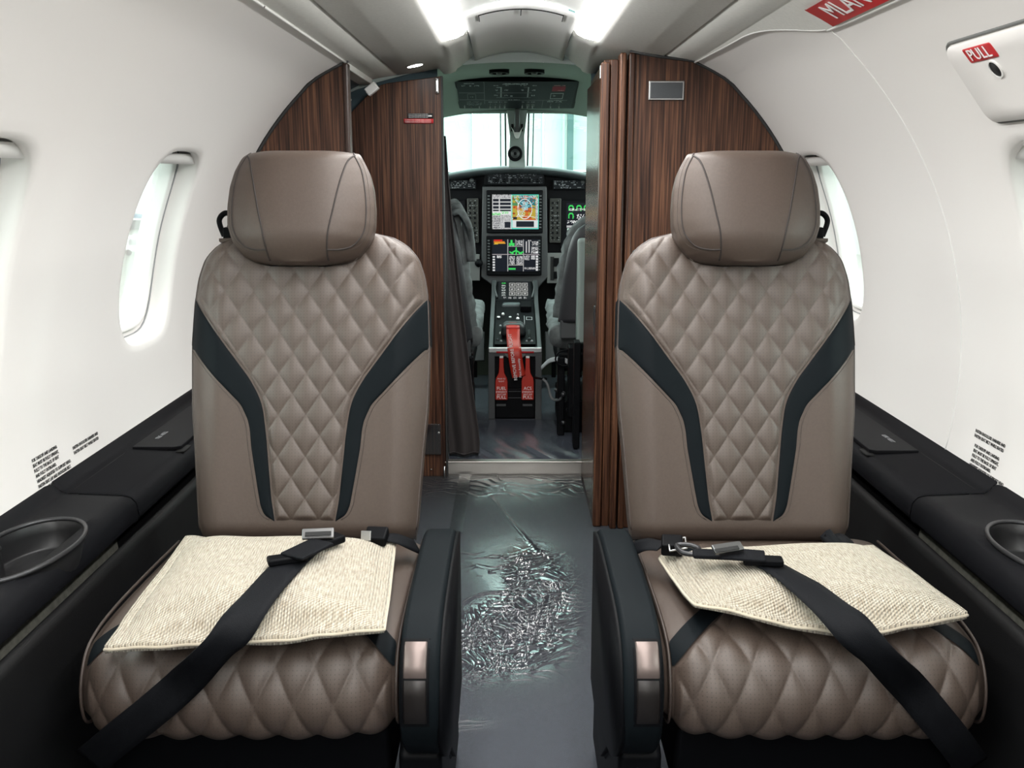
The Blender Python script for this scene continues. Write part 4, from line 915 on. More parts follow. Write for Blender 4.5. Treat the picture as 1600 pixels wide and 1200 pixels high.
# gasper vents
for lab, (u, v) in (('left', (780, 111)), ('right', (835, 111))):
    c = A(u, v+1, y=4.16); t = thing('air_vent', c.tolist(), 'round black air vent in the cockpit roof, %s of two' % lab, 'vent', 'cockpit roof air vents')
    ring('vent_ring', c+[0, 0, .010], (0, -.05, -1), .042, .012, .018, 'black', t); disc('vent_nozzle', c+[0, 0, .010], (0, -.05, -1), .031, .012, 'void', t)
    disc('vent_knob', c+[0, 0, .0], (0, -.05, -1), .012, .01, 'ckgrey', t)

# overhead panel with printed legends
def marks(img, r0, r1, c0, c1, col, p=.5):
    for r in range(r0, r1):
        for c_ in range(c0, c1):
            if random.random() < p: img[r, c_] = col
op = thing('overhead_panel', (XC, 4.6, 1.5), 'dark overhead switch panel with white legends above the windshield', 'panel')
a_, b_, c_, d_ = A(713, 125, y=4.42), A(903, 125, y=4.42), A(718, 167, y=4.80), A(897, 167, y=4.80)
pts = [A(709, 124.5, y=4.41), A(906, 124.5, y=4.41), A(903, 150, y=4.64), A(897, 170, y=4.81), A(718, 170, y=4.81), A(711, 150, y=4.64)]
V = [p for p in pts]+[p+np.array([0, .02, .03]) for p in pts]
raw('panel_body', V, [tuple(range(6)), tuple(range(6, 12))]+[(i, (i+1) % 6, 6+(i+1) % 6, 6+i) for i in range(6)], 'black', op, bevel=.006, seg=3)
W_, H_ = 200, 46; img = np.zeros((H_, W_, 3)); img[:] = (.018, .021, .027); wh = (.42, .43, .45); dm = (.14, .15, .16)
img[1, 44:46] = dm; img[2:38, 45] = dm; img[18, 2:45] = dm; img[30, 2:45] = dm; img[31, 45:190] = dm; img[32:45, 147] = dm
marks(img, 3, 4, 12, 30, wh, .8); marks(img, 6, 8, 8, 14, wh, .6); marks(img, 6, 8, 19, 24, wh, .6); marks(img, 6, 8, 29, 37, wh, .6)
img[21:30, 16] = dm; img[21:30, 30] = dm; img[20, 17:30] = dm; marks(img, 24, 26, 21, 26, wh, .5)
marks(img, 3, 5, 76, 118, wh, .8); marks(img, 6, 7, 60, 70, wh, .5); marks(img, 6, 7, 80, 88, wh, .5); marks(img, 6, 7, 106, 116, wh, .5); marks(img, 6, 7, 126, 134, wh, .5)
img[9:27, 73:75] = wh; img[9:27, 119:121] = wh; img[9, 66:73] = wh; img[9, 112:119] = dm; img[18, 66:126] = dm; img[26, 66:126] = dm
for cc in (62, 80, 126): marks(img, 13, 15, cc, cc+6, wh, .6); marks(img, 22, 24, cc, cc+6, wh, .6)
marks(img, 13, 15, 108, 112, wh, .6); marks(img, 23, 25, 90, 94, wh, .9)
img[8:16, 160:182] = (.28, .015, .04); marks(img, 6, 7, 162, 181, (.5, .2, .22), .8); marks(img, 14, 15, 163, 180, (.6, .3, .3), .5)
img[19, 159:180] = wh; img[28, 159:180] = wh; img[19:28, 159] = wh; img[19:29, 180] = wh; marks(img, 22, 25, 163, 168, wh, .6)
marks(img, 30, 31, 86, 108, wh, .6); marks(img, 31, 32, 156, 182, wh, .7)
for cc in (55, 64, 72, 81, 112, 121, 130): marks(img, 34, 35, cc-3, cc+4, wh, .7); img[37:43, cc] = dm
img[38:43, 119:125] = (.12, .12, .12); img[38:43, 128:134] = (.12, .12, .12); img[37:43, 162] = dm; img[37:43, 177] = dm
marks(img, 33, 35, 155, 166, wh, .6); marks(img, 33, 35, 170, 182, wh, .6); marks(img, 33, 41, 14, 40, dm, .35)
off = np.array([0, -.006, -.007])
raster('panel_legends', A(713, 125, y=4.42)+off, b_-a_, c_-a_, img, 'print', op)
for cc, rr in [(55, 40), (64, 40), (72, 40), (81, 40), (112, 40), (162, 40), (177, 40), (22, 40), (10, 40), (36, 41), (121, 40), (130, 40)]:
    p = a_+(b_-a_)*cc/W_+(c_-a_)*rr/H_+off*1.3; obox('toggle_switch', p+np.array([0, -.008, -.008]), (1, 0, 0), (0, .7, .7), .006, .008, .016, 'gray' if cc not in (22,) else 'cklight', op, .002)

# instrument panel
YP = 5.22
ip = thing('instrument_panel', (XC, YP, .6), 'black cockpit instrument panel with lit screens beneath the windshield', 'instrument panel')
gs = []
for x in np.linspace(-.76, .76, 41):
    zt = 1.203-.05*(x/.4)**2*.9 if abs(x) < .76 else 1.1; gs.append([(wsx(x), 5.36, zt-.03), (wsx(x), 5.20, zt-.002), (wsx(x), 5.13, zt-.006), (wsx(x), 5.115, zt-.018), (wsx(x), 5.125, zt-.034), (wsx(x), 5.20, zt-.045)])
grid('glareshield', gs, simple('black_glareshield', (.012, .016, .018), .6, bump=.5), ip, solid=.004)
box('panel_face', -.66, .72, YP, YP+.05, .60, 1.17, 'black', ip, bevel=.004)
# autopilot / mode controller under the glareshield
def pad(name, u0, v0, u1, v1, yy_, m, parent, dep=.012, bevel=.003):
    a = A(u0, v0, y=yy_); b = A(u1, v1, y=yy_); return box(name, a[0], b[0], yy_-dep, yy_, b[2], a[2], m, parent, bevel=bevel)
def legends(name, u0, v0, u1, v1, yy_, parent, seed, rows, dens=.35, W2=80, H2=24, base=(.008, .009, .011), col=(.22, .23, .24)):
    random.seed(seed); im = np.zeros((H2, W2, 3)); im[:] = base
    for r in rows:
        c0 = 1
        while c0 < W2-2:
            ln_ = random.randint(2, 6)
            if random.random() < .75: marks(im, r, min(r+random.choice((1, 1, 2)), H2), c0, min(c0+ln_, W2-1), col, dens+.2)
            c0 += ln_+random.randint(1, 4)
    a = A(u0, v0, y=yy_); b = A(u1, v1, y=yy_); return raster(name, a, (b[0]-a[0], 0, 0), (0, 0, b[2]-a[2]), im, 'print', parent)
t1 = pad('mode_controller', 757, 269, 850, 289, YP-.03, 'black', ip, .03); legends('controller_legends', 762, 271, 848, 287, YP-.061, ip, 1, (2, 5, 9, 13, 17, 21), W2=86, H2=24)
for i in range(6): p = A(775+13*i, 282, y=YP-.061); disc('knob', p, (0, -1, 0), .010, .012, 'black', ip, ns=14, r2=.008)
pad('radio_panel', 702, 281, 744, 296, YP-.02, 'black', ip, .02); legends('radio_legends', 703, 282, 743, 295, YP-.041, ip, 2, (1, 4, 7, 10, 13), W2=42, H2=16, dens=.5)
pad('radio_panel', 864, 281, 914, 296, YP-.02, 'black', ip, .02); legends('radio_legends', 865, 282, 913, 295, YP-.041, ip, 3, (1, 4, 7, 10, 13), W2=48, H2=16, dens=.5)
for u, v in ((737, 282), (911, 284)): disc('knob', A(u, v, y=YP-.041), (0, -1, 0), .012, .012, 'ckgrey', ip, ns=16, r2=.01)
# grey surround of the centre stack
a = A(754, 291, y=YP); b = A(853, 432, y=YP)
prism('centre_surround', [(a[0], a[2]), (b[0], a[2]), (b[0]+.01, b[2]), (wsx(.118), .56), (wsx(.115), .46), (wsx(-.115), .46), (wsx(-.118), .56), (a[0]-.01, b[2])], 'y', YP-.03, YP, 'ckgrey', ip, bevel=.006)
# ---- main display
def display(name, u0, v0, u1, v1, s0, s1, s2, s3, img, lab):
    d = pad(name, u0, v0, u1, v1, YP-.03, 'black', ip, .022, .006); d['label'] = lab
    a = A(s0, s1, y=YP-.0535); b = A(s2, s3, y=YP-.0535); raster('screen', a, (b[0]-a[0], 0, 0), (0, 0, b[2]-a[2]), img, 'screen', d)
    ua = A(u0+3.5, s1, y=YP-.0525); ub = A(u1-3.5, s1, y=YP-.0525); zz = A(u0, s3, y=YP-.0525)[2]
    for k in range(11):
        z = ua[2]+(zz-ua[2])*(k+.5)/11
        for xq in (ua[0], ub[0]): box('bezel_key', xq-.006, xq+.006, YP-.056, YP-.052, z-.004, z+.004, 'ckgrey', d, bevel=0)
    return d
random.seed(11)
W1, H1 = 120, 96; I = np.zeros((H1, W1, 3)); wht = (.85, .9, .88)
# left column: tables, text rows
I[:, :50] = (.62, .62, .62)
marks(I, 0, 10, 0, 48, (.1, .1, .12), .35); marks(I, 56, 96, 0, 48, (.25, .25, .25), .35)
for r in range(4): I[12+10*r:19+10*r, 2:17] = (.01, .012, .02); I[12+10*r:19+10*r, 20:48] = (.01, .012, .02)
I[46:56, 0:48] = (.8, .8, .8); marks(I, 50, 57, 0, 22, (.05, .7, .1), .6); marks(I, 46, 53, 24, 42, (.05, .7, .1), .5)
for r in range(6): marks(I, 60+6*r, 63+6*r, 2, 20, (.08, .08, .1), .6)
I[76:92, 32:47] = (.01, .012, .02)
# map
for r in range(H1):
    for c in range(51, W1):
        x, y = c/W1, r/H1; n = noise.noise(Vector((x*5, y*5, 1.3))); n2 = noise.noise(Vector((x*14, y*14, 4)))
        col = (.60, .34, .05) if x < .68 else (.62, .15, .02)
        if n+.3*n2 > .12: col = (.62, .13, .02)
        if n+.3*n2 < -.12: col = (.5, .38, .05)
        if y < .32 and n2 > -.15: col = (.08, .28, .10)
        if y < .38 and abs(x-.75) < .16 and n2 > -.3: col = (.02, .16, .2)
        if n2 > .35: col = (.35, .05, .01)
        I[r, c] = col
def circle(cx, cy, r0, r1, col, lo=0, hi=360, img=None):
    img = I if img is None else img; h, w = img.shape[:2]
    for a in np.arange(lo, hi, .6):
        x = int(cx+r0*math.cos(math.radians(a))); y = int(cy+r1*math.sin(math.radians(a)))
        if 51 <= x < w and 0 <= y < h: img[y, x] = col
circle(84, 40, 19, 28, wht); circle(84, 40, 18.4, 27, wht); circle(55, 40, 14, 26, wht, -70, 70); circle(84, 68, 32, 8, wht, 180, 360)
def line(img, x0, y0, x1, y1, col, wd_=1):
    n = int(max(abs(x1-x0), abs(y1-y0))*2)+1
    for k in range(n+1):
        x = int(x0+(x1-x0)*k/n); y = int(y0+(y1-y0)*k/n); img[max(0, y):y+wd_, max(0, x):x+wd_] = col
for q in ((84, 40, 60, 12), (84, 40, 96, 10), (84, 40, 72, 62), (84, 40, 108, 20), (70, 20, 102, 26), (60, 14, 100, 34)): line(I, *q, (.3, .75, .8))
marks(I, 18, 44, 76, 92, (.45, .8, .85), .4); marks(I, 3, 10, 56, 116, (.75, .8, .8), .4)
marks(I, 44, 60, 66, 84, wht, .25)
I[10:70, 112:118] = np.where(np.random.rand(60, 6, 1) < .5, .8, .2)
I[71:92, 51:118] = (.7, .75, .75); I[74:90, 62:108] = (.01, .013, .02); I[62:69, 54:64] = (.02, .02, .02)
I[0:2, 51:] = (.1, .75, .6); I[93:, 51:] = (.1, .75, .65); I[:, 50:52] = (.1, .75, .6); I[:, 118:] = (.1, .75, .6)
display('map_display', 760, 297, 848, 364, 769, 304, 841.5, 358, I, 'upper centre display showing a coloured terrain map')
# ---- systems display
J = np.zeros((H1, W1, 3)); J[:] = (.006, .008, .014)
J[1:5, 4:26] = (.7, .02, .01); J[6:10, 4:32] = (.75, .25, .02); J[10:13, 6:34] = (.75, .4, .03); J[13:15, 4:15] = (.7, .5, .05)
J[:, 39:41] = (.45, .45, .45); J[:, 79:81] = (.4, .4, .4); J[44:46, :] = (.45, .4, .42); J[20:22, 41:80] = (.35, .35, .35); J[0:20, 59:61] = (.3, .3, .3)
gr_ = (.05, .7, .12)
J[2:18, 47:52] = gr_; J[11:20, 43:48] = gr_; J[11:20, 51:57] = gr_
for q in ((60, 24, 60, 44), (48, 40, 60, 32), (60, 32, 74, 42), (44, 36, 52, 42), (68, 42, 78, 36)): line(J, *q, gr_, 3)
for (r0, r1, c0, c1, p) in ((3, 18, 62, 78, .45), (2, 6, 92, 100, .5), (6, 18, 102, 118, .5), (22, 42, 100, 118, .45), (48, 56, 12, 24, .8), (50, 76, 44, 58, .5), (50, 76, 62, 78, .5), (48, 62, 82, 96, .45), (48, 60, 100, 110, .7), (84, 90, 82, 118, .4)): marks(J, r0, r1, c0, c1, (.7, .7, .7), p)
J[6:40, 86:89] = (.6, .6, .6); J[6:40, 93:96] = (.6, .6, .6)
for r in range(6): J[50+8*r:55+8*r, 1:7] = (.7, .7, .7); J[48+8*r:54+8*r, 112:118] = (.7, .7, .7)
J[86:91, 42:60] = gr_; J[76:78, 41:80] = (.45, .45, .4); J[36:42, 112:118] = (.8, .8, .8)
display('systems_display', 760, 368, 846, 430, 769, 374, 842, 424, J, 'lower centre display with green and red system pages')
# switch columns and side displays
for (u0, u1, sd) in ((730, 748, 5), (859, 876, 6)):
    pad('switch_panel', u0, 310, u1, 379, YP-.01, simple('olive_grey_panel', (.045, .045, .04), .5), ip, .018)
    legends('switch_legends', u0+1, 311, u1-1, 378, YP-.029, ip, sd, range(2, 70, 4), W2=18, H2=70, base=(.035, .035, .032), dens=.2)
    for k in range(8):
        for du in (4.5, 12): obox('push_button', A(u0+du, 317+7.8*k, y=YP-.031), (1, 0, 0), (0, 0, 1), .010, .012, .006, 'black', ip, .001)
K = np.zeros((50, 46, 3)); K[:] = (.006, .007, .012)
def arcs(cx, cy, r, col):
    for a in np.arange(150, 400, 3):
        for q in (r, r-1): 
            x = int(cx+q*math.cos(math.radians(a))); y = int(cy+q*math.sin(math.radians(a)))
            if 0 <= x < 46 and 0 <= y < 50: K[y, x] = col
for cx_, cy_ in ((9, 8), (24, 8), (9, 19), (38, 8)): arcs(cx_, cy_, 5, gr_)
marks(K, 8, 11, 6, 44, (.8, .8, .8), .5); marks(K, 16, 24, 20, 44, (.8, .8, .8), .35); marks(K, 25, 29, 2, 44, (.8, .8, .8), .5); K[32:35, 1:44] = (.5, .5, .5)
for r in range(3): K[36+5*r:39+5*r, 2:10] = (.6, .8, .7)
d = pad('side_display', 877, 312, 925, 385, YP-.01, 'black', ip, .02, .005); a = A(885, 317, y=YP-.0315); b = A(922, 372, y=YP-.0315); raster('screen', a, (b[0]-a[0], 0, 0), (0, 0, b[2]-a[2]), K, 'screen', d)
d = pad('side_display', 690, 312, 728, 385, YP-.01, 'black', ip, .02, .005); a = A(692, 317, y=YP-.0315); b = A(725, 372, y=YP-.0315); raster('screen', a, (b[0]-a[0], 0, 0), (0, 0, b[2]-a[2]), K[:, ::-1]*.25, 'screen', d)
# lower side sub-panels
s1 = pad('lower_subpanel', 855, 395, 930, 442, YP-.01, 'cklight', ip, .02)
box('lever_slot', *[A(860, 400, y=YP-.03)[0], A(866, 400, y=YP-.03)[0]], YP-.034, YP-.03, A(0, 438, y=YP-.03)[2], A(0, 401, y=YP-.03)[2], 'void', ip, bevel=.001)
for (u0, v0, u1, v1) in ((865, 403, 873, 416), (876, 403, 884, 414), (865, 424, 873, 435)): pad('rocker_switch', u0, v0, u1, v1, YP-.03, 'black', ip, .01, .002)
s2 = pad('lower_subpanel', 690, 397, 750, 438, YP-.01, 'cklight', ip, .02)
disc('knob', A(748, 411, y=YP-.03), (0, -1, 0), .022, .03, 'black', ip, r2=.018)

for k, (xa, xb) in enumerate(((-.40, -.28), (-.25, -.145), (.175, .27), (.30, .42))):
    pd = thing('rudder_pedal', ((xa+xb)/2, 5.0, .25), 'dark %s rudder pedal in the footwell' % ('outboard left', 'inboard left', 'inboard right', 'outboard right')[k], 'pedal', 'rudder pedals')
    obox('pedal_plate', ((xa+xb)/2, 5.0, .27), (1, 0, 0), (0, .4, .9), xb-xa, .16, .015, 'ckgrey', pd, .004); box('pedal_arm', (xa+xb)/2-.012, (xa+xb)/2+.012, 5.01, 5.03, .10, .5, 'black', pd, bevel=.003)
# ---------------------------------------------------------------- centre pedestal
cp_ = thing('centre_pedestal', (XC-.01, 4.6, .05), 'grey cockpit pedestal with levers, keypad and black lower bin', 'pedestal')
pxm = .014; yf = 4.29
side_prof = [(yf, .055), (yf, .385), (4.95, .520), (5.14, .60), (5.20, .60), (5.20, .055)]
for sg in (-1, 1): prism('side_rail', side_prof, 'x', pxm+sg*.122-.0, pxm+sg*.100, 'ckgrey', cp_, bevel=.004)
prism('pedestal_body', [(yf+.012, .055), (yf+.012, .38), (4.95, .515), (5.19, .56), (5.19, .055)], 'x', pxm-.099, pxm+.099, 'black', cp_, bevel=.002)
box('top_bar', pxm-.122, pxm+.122, yf-.012, yf+.004, .368, .392, 'chrome', cp_, bevel=.004)
box('warning_stripe', pxm-.085, pxm+.085, yf-.0135, yf-.010, .366, .374, 'redst', cp_, bevel=0)
prism('front_frame', [(pxm-.122, .35), (pxm+.122, .35), (pxm+.122, .367), (pxm-.122, .367)], 'y', yf-.008, yf, 'ckgrey', cp_, bevel=.001)
for sg in (-1, 1): box('front_frame_side', pxm+sg*.122, pxm+sg*.092, yf-.008, yf+.002, .056, .351, 'ckgrey', cp_, bevel=.002)
prism('release_plate', [(pxm-.048, .363), (pxm+.048, .363), (pxm+.035, .345), (pxm-.035, .345)], 'y', yf-.012, yf-.007, 'cklight', cp_, bevel=.001)
box('lower_bin', pxm-.09, pxm+.09, yf-.003, yf+.014, .06, .20, 'black', cp_, bevel=.004)
box('bin_latch', pxm-.03, pxm+.028, yf-.006, yf, .185, .188, 'cup', cp_, bevel=.0005); box('bin_latch', pxm-.03, pxm+.028, yf-.006, yf, .155, .158, 'cup', cp_, bevel=.0005)
for u in (783, 824): p = A(u, 633, y=yf-.004); box('bin_slot', p[0]-.022, p[0]+.022, yf-.005, yf-.001, p[2]-.005, p[2]+.005, 'ckgrey', cp_, bevel=.001)
# top-surface frame
def top(u, y): z = np.interp(y, [yf, 4.95, 5.14], [.388, .521, .602]); return np.array([u, y, z])
nT = np.array([0, -.2, .98]); eT = np.array([0, .98, .2])
obox('control_plate', top(pxm, 4.62)+nT*.002, (1, 0, 0), eT, .190, .60, .006, 'black', cp_, .002)
cap = thing('power_lever', top(pxm, 4.8).tolist(), 'grey power lever grip on the left of the cockpit pedestal', 'lever')
c = A(801, 480, y=4.86)
prism('lever_grip', [(c[0]-.052, c[2]+.022), (c[0]+.040, c[2]+.022), (c[0]+.046, c[2]-.0), (c[0]+.02, c[2]-.035), (c[0]-.03, c[2]-.035), (c[0]-.058, c[2])], 'y', c[1]-.03, c[1]+.035, simple('grey_green_grip', (.06, .075, .078), .4), cap, bevel=.015, seg=4)
box('lever_stem', c[0]-.015, c[0]+.005, c[1]-.01, c[1]+.02, top(0, c[1])[2]-.0, c[2]-.02, 'black', cap, bevel=.003)
for (u, v, y, r, m) in ((779, 497, 4.66, .010, 'chrome'), (786, 492, 4.68, .008, 'lip'), (797, 497, 4.68, .008, 'chrome'), (809, 499, 4.66, .009, 'white'), (809, 493, 4.68, .006, 'gray'), (782, 511, 4.56, .007, 'gray'), (783, 522, 4.46, .011, 'lip'), (777, 533, 4.38, .008, 'cup'), (783, 537, 4.36, .007, 'gray'), (827, 531, 4.39, .009, 'cup'), (823, 536, 4.36, .006, 'gray'), (831, 536, 4.36, .007, 'gray'), (822, 474, 4.9, .01, 'ckgrey')):
    p = A(u, v, y=y); zt = top(0, y)[2]; disc('toggle_cap', (p[0], y, max(zt, min(p[2], zt+.02))), (0, -.5, .85), r, .010, m, cp_, ns=12, r2=r*.7)
for (x0, x1, y0, y1) in ((.045, .048, 4.56, 4.70), (.055, .085, 4.64, 4.645), (.055, .085, 4.68, 4.685), (.055, .058, 4.64, 4.685), (.082, .085, 4.64, 4.685)):
    obox('white_marking', top(pxm+(x0+x1)/2, (y0+y1)/2)+nT*.006, (1, 0, 0), eT, x1-x0, y1-y0, .001, 'gray', cp_, 0)
obox('lever_gate', top(pxm+.066, 4.44)+nT*.006, (1, 0, 0), eT, .012, .14, .001, 'void', cp_, 0)
obox('side_box', top(pxm+.055, 4.80)+nT*.02, (1, 0, 0), eT, .055, .09, .03, 'black', cp_, .004)
# keypad unit
kp = thing('keypad_unit', (pxm, 5.05, .56), 'lit keypad unit in a black frame at the top of the pedestal', 'keypad')
ka, kb = A(774, 440, y=5.13), A(836, 471, y=4.96)
eu = np.array([0, ka[1]-kb[1], ka[2]-kb[2]]); eu /= np.linalg.norm(eu); nk = np.cross([1, 0, 0], eu)
kc = np.array([(ka[0]+kb[0])/2-.002, (ka[1]+kb[1])/2, (ka[2]+kb[2])/2]); kh = np.linalg.norm([ka[1]-kb[1], ka[2]-kb[2]])
obox('unit_body', kc-nk*.010, (1, 0, 0), eu, .205, kh, .03, 'black', kp, .008, 3)
Kp = np.zeros((60, 90, 3)); Kp[:] = (.006, .007, .008)
for r in range(3):
    for c in range(3):
        y0_, x0_ = 5+15*r, 30+18*c; Kp[y0_:y0_+13, x0_:x0_+16] = (.42, .42, .40); Kp[y0_+2:y0_+11, x0_+2:x0_+14] = (.05, .05, .05); marks(Kp, y0_+4, y0_+9, x0_+5, x0_+11, (.6, .6, .58), .7)
for r in range(6): marks(Kp, 4+8*r, 9+8*r, 9, 20, (.05, .6, .1) if r == 0 else (.6, .65, .62), .55)
for c in range(5): marks(Kp, 52, 58, 14+14*c, 22+14*c, (.55, .55, .55), .5)
o3 = kc+nk*.0062-np.array([.085, 0, 0])+eu*kh*.46
raster('keypad_face', o3, (.17, 0, 0), tuple(-eu*kh*.9), Kp, 'screen', kp)
for sg in (-1, 1): tube('grab_handle', spline([kc+np.array([sg*.098, 0, 0])+eu*kh*.40+nk*.012, kc+np.array([sg*.103, 0, 0])+nk*.02, kc+np.array([sg*.090, 0, 0])-eu*kh*.40+nk*.012], 5), .005, 'ckgrey', kp, ns=8)
# flap handle boot + red streamer
fh = thing('flap_handle', top(.01, 4.45).tolist(), 'black rounded control handle on the rear of the pedestal beneath red streamer', 'lever')
c = A(801, 517, y=4.42); prism('handle_body', [(c[0]-.058, .42), (c[0]-.05, c[2]+.025), (c[0]-.03, c[2]+.038), (c[0]+.036, c[2]+.038), (c[0]+.058, c[2]+.025), (c[0]+.064, .42)], 'y', 4.40, 4.50, simple('matte_black_handle', (.014, .017, .018), .5), fh, bevel=.018, seg=4)
rt = thing('red_streamer', A(804, 508, y=4.40).tolist(), 'long red remove-before-flight streamer draped over the pedestal handle', 'streamer')
ptsS = [A(801, 506, y=4.47), A(801, 506, y=4.425)+[0, 0, .004], A(801.5, 512, y=4.392), A(802, 530, y=4.34), A(804, 548, y=4.268), A(807, 570, y=4.262), A(811, 589, y=4.262)]
sr = ribbon('ribbon', [(p, np.array([1., 0, .0])) for p in ptsS], .062, 'red', rt, th=.002)
ed = A(801.5, 511, y=4.39); box('ribbon_fold', ed[0]-.031, ed[0]+.031, 4.385, 4.388, ed[2]-.008, ed[2]+.0, 'redst', rt, bevel=0)
du = np.array(A(805.5, 535, y=4.25))-np.array(A(801, 588, y=4.25)); 
text('lettering', 'REMOVE BEFORE FLIGHT', A(801.5, 558, y=4.2535), (-.10*1.3, 0, 1), (-1, 0, -.13), .0212, 'white', rt, wscale=.92)
text('lettering', 'Pitot Assembly', A(812, 575, y=4.2535), (-.10, 0, 1), (-1, 0, -.12), .0145, 'white', rt)
for u0, s_, lab in ((783.5, [('PRIOR TO', 0.0095, 592), ('FLIGHT', 0.0095, 596), ('FUEL', .021, 607), ('EMERGENCY', .0105, 612.5), ('SHUT OFF', .0105, 616.5), ('PULL', .021, 621)], 'red bottle-shaped fuel shut-off tag on the left of the pedestal front'), (824.5, [('ACS', .021, 607), ('EMERGENCY', .0105, 612.5), ('SHUT OFF', .0105, 616.5), ('PULL', .021, 621)], 'red bottle-shaped ACS shut-off tag on the right of the pedestal front')):
    t = thing('pull_handle', A(u0, 624, y=yf-.02).tolist(), lab, 'handle')
    ol = [(-3.2, 557), (3.2, 557), (3.6, 575), (4.5, 583), (8.6, 591), (9.6, 597), (9.6, 623), (9, 625), (-9, 625), (-9.6, 623), (-9.6, 597), (-8.6, 591), (-4.5, 583), (-3.6, 575)]
    ol = [A(u0+a*1.0, v, y=yf-.02) for a, v in ol]; body = prism('handle_plate', [(p[0], p[2]) for p in ol], 'y', yf-.022, yf-.010, 'red', t, bevel=.003)
    tp = A(u0, 558, y=yf-.02); box('top_cap', tp[0]-.008, tp[0]+.008, yf-.026, yf-.008, tp[2]-.004, tp[2]+.004, 'lip', t, bevel=.001)
    for s2_, sz, vv in s_: text('lettering', s2_, A(u0, vv, y=yf-.0235), (1, 0, 0), (0, 0, 1), sz, 'white', t, ext=.0003, wscale=.85 if sz < .02 else .95)

# ---------------------------------------------------------------- crew seats
def fuzzy(name, P, m, parent, amp=.004, **k):
    P = np.array(P, float); rs = np.random.RandomState(5); P[1:-1] += rs.normal(0, amp, P[1:-1].shape); return grid(name, P, m, parent, **k)
def crew(side, label, xc_, edge, top_z, y0=4.05):
    t = thing('crew_seat', (xc_, y0, .05), label, 'seat')
    ins = -side   # towards the aisle
    E = lambda z: interp(z, edge)      # aisle-side edge x
    zs_ = np.linspace(edge[0][0], top_z, 26); hwid = .42; rows = []; rows2 = []
    for k, z in enumerate(zs_):
        f = (z-zs_[0])/(top_z-zs_[0]); e = float(E(z)); far = e-ins*hwid; yb_ = y0+.06*(f*-1); crown = .05*max(0, (f-.86)/.14)**2
        sec = []; sec2 = []
        for a in np.linspace(0, 2*PI, 28, endpoint=False):
            ca, sa = math.cos(a), math.sin(a); sx_ = abs(ca)**.45*np.sign(ca); sy_ = abs(sa)**.8*np.sign(sa); cxx = (e+far)/2; rw = abs(e-far)/2-crown*.6; dp = .045*(1-.5*max(0, (f-.9)/.1)**2)
            sec.append((cxx+rw*sx_, yb_+dp*sy_, z)); sec2.append((cxx+(rw+.020)*sx_, yb_+.055+.05*sy_, z*1.0+.012))
        rows.append(sec); rows2.append(sec2)
    grid('seat_back', rows, 'ckleather', t, closev=True, caps=True)
    fuzzy('sheepskin_cover', rows2, 'fleece', t, .0035, closev=True, caps=True)
    e = float(E(zs_[0])); lo = zs_[0]
    box('back_bracket', e-ins*.01, e-ins*.12, y0-.03, y0+.03, lo-.07, lo+.01, 'ckgrey', t, bevel=.006)
    # cushion
    cxx = e+ins*.02-ins*.22; rows = []
    for y in np.linspace(y0+.02, y0+.52, 16):
        fr = (y-y0-.02)/.5; rows.append([(cxx+.235*abs(math.cos(a))**.4*np.sign(math.cos(a)), y, .475+.085*fr+(.055-.02*fr)*abs(math.sin(a))**.6*np.sign(math.sin(a))-.10*max(0, fr-.85)) for a in np.linspace(0, 2*PI, 24, endpoint=False)])
    fuzzy('sheepskin_cushion', rows, 'fleece', t, .003, closev=True, caps=True)
    box('seat_pan', cxx-.2, cxx+.2, y0-.02, y0+.45, .33, .42, 'black', t, bevel=.02)
    box('seat_leg', cxx+ins*.17, cxx+ins*.20, y0-.05, y0+.02, .055, .40, 'black', t, bevel=.006); box('seat_leg', cxx-.17*ins, cxx-.20*ins, y0-.05, y0+.02, .055, .40, 'black', t, bevel=.006)
    box('seat_base', cxx-.19, cxx+.19, y0, y0+.4, .055, .20, 'black', t, bevel=.01)
    return t, e, cxx
tL, eL, cxL = crew(-1, 'left crew seat with grey sheepskin cover, part hidden by the curtain', -.38, [(.46, -.165), (.60, -.180), (.75, -.198), (.87, -.214), (.97, -.232), (1.02, -.250), (1.05, -.262)], 1.06)
tR, eR, cxR = crew(1, 'right crew seat with grey sheepskin cover, beyond the glossy closet', .42, [(.545, .195), (.65, .205), (.75, .215), (.85, .232), (.90, .247), (.94, .268), (.965, .292)], .975)
# extra sheepskin folds at the left headrest, belts and linkage at the right
for k in range(3): tube('sheepskin_fold', spline([(-.265+.012*k, 4.04-.02*k, 1.03-.015*k), (-.235+.012*k, 4.03-.02*k, 1.045-.02*k), (-.205+.012*k, 4.03-.02*k, 1.0-.02*k), (-.19+.010*k, 4.04, .93-.02*k), (-.175+.006*k, 4.05, .80)], 6), .014, 'fleece', tL, ns=8)
ar_ = A(904, 500, y=3.95); box('side_cover', .268, .31, 3.92, 4.02, A(0, 536, y=3.95)[2], A(0, 372, y=3.95)[2], simple('pale_green_grey_cover', (.22, .26, .24), .5), tR, bevel=.015, seg=3)
box('track_box', .235, .275, 3.90, 4.0, .16, .46, 'black', tR, bevel=.006); box('track_leg', .25, .275, 3.78, 3.86, .06, .5, 'black', tR, bevel=.004)
ribbon('lap_strap', [(A(846, 575, y=4.12), np.array([0, .5, .8])), (A(860, 563, y=4.06), np.array([0, .4, .9])), (A(880, 562, y=4.02), np.array([0, .3, .9])), (A(897, 572, y=4.0), np.array([0, .2, 1]))], .02, 'gray', tR)
tube('cable', spline([A(893, 545, y=3.98), A(874, 550, y=3.98), A(868, 562, y=3.98), A(876, 571, y=3.98), A(892, 570, y=3.98)], 6), .004, 'black', tR, ns=6)
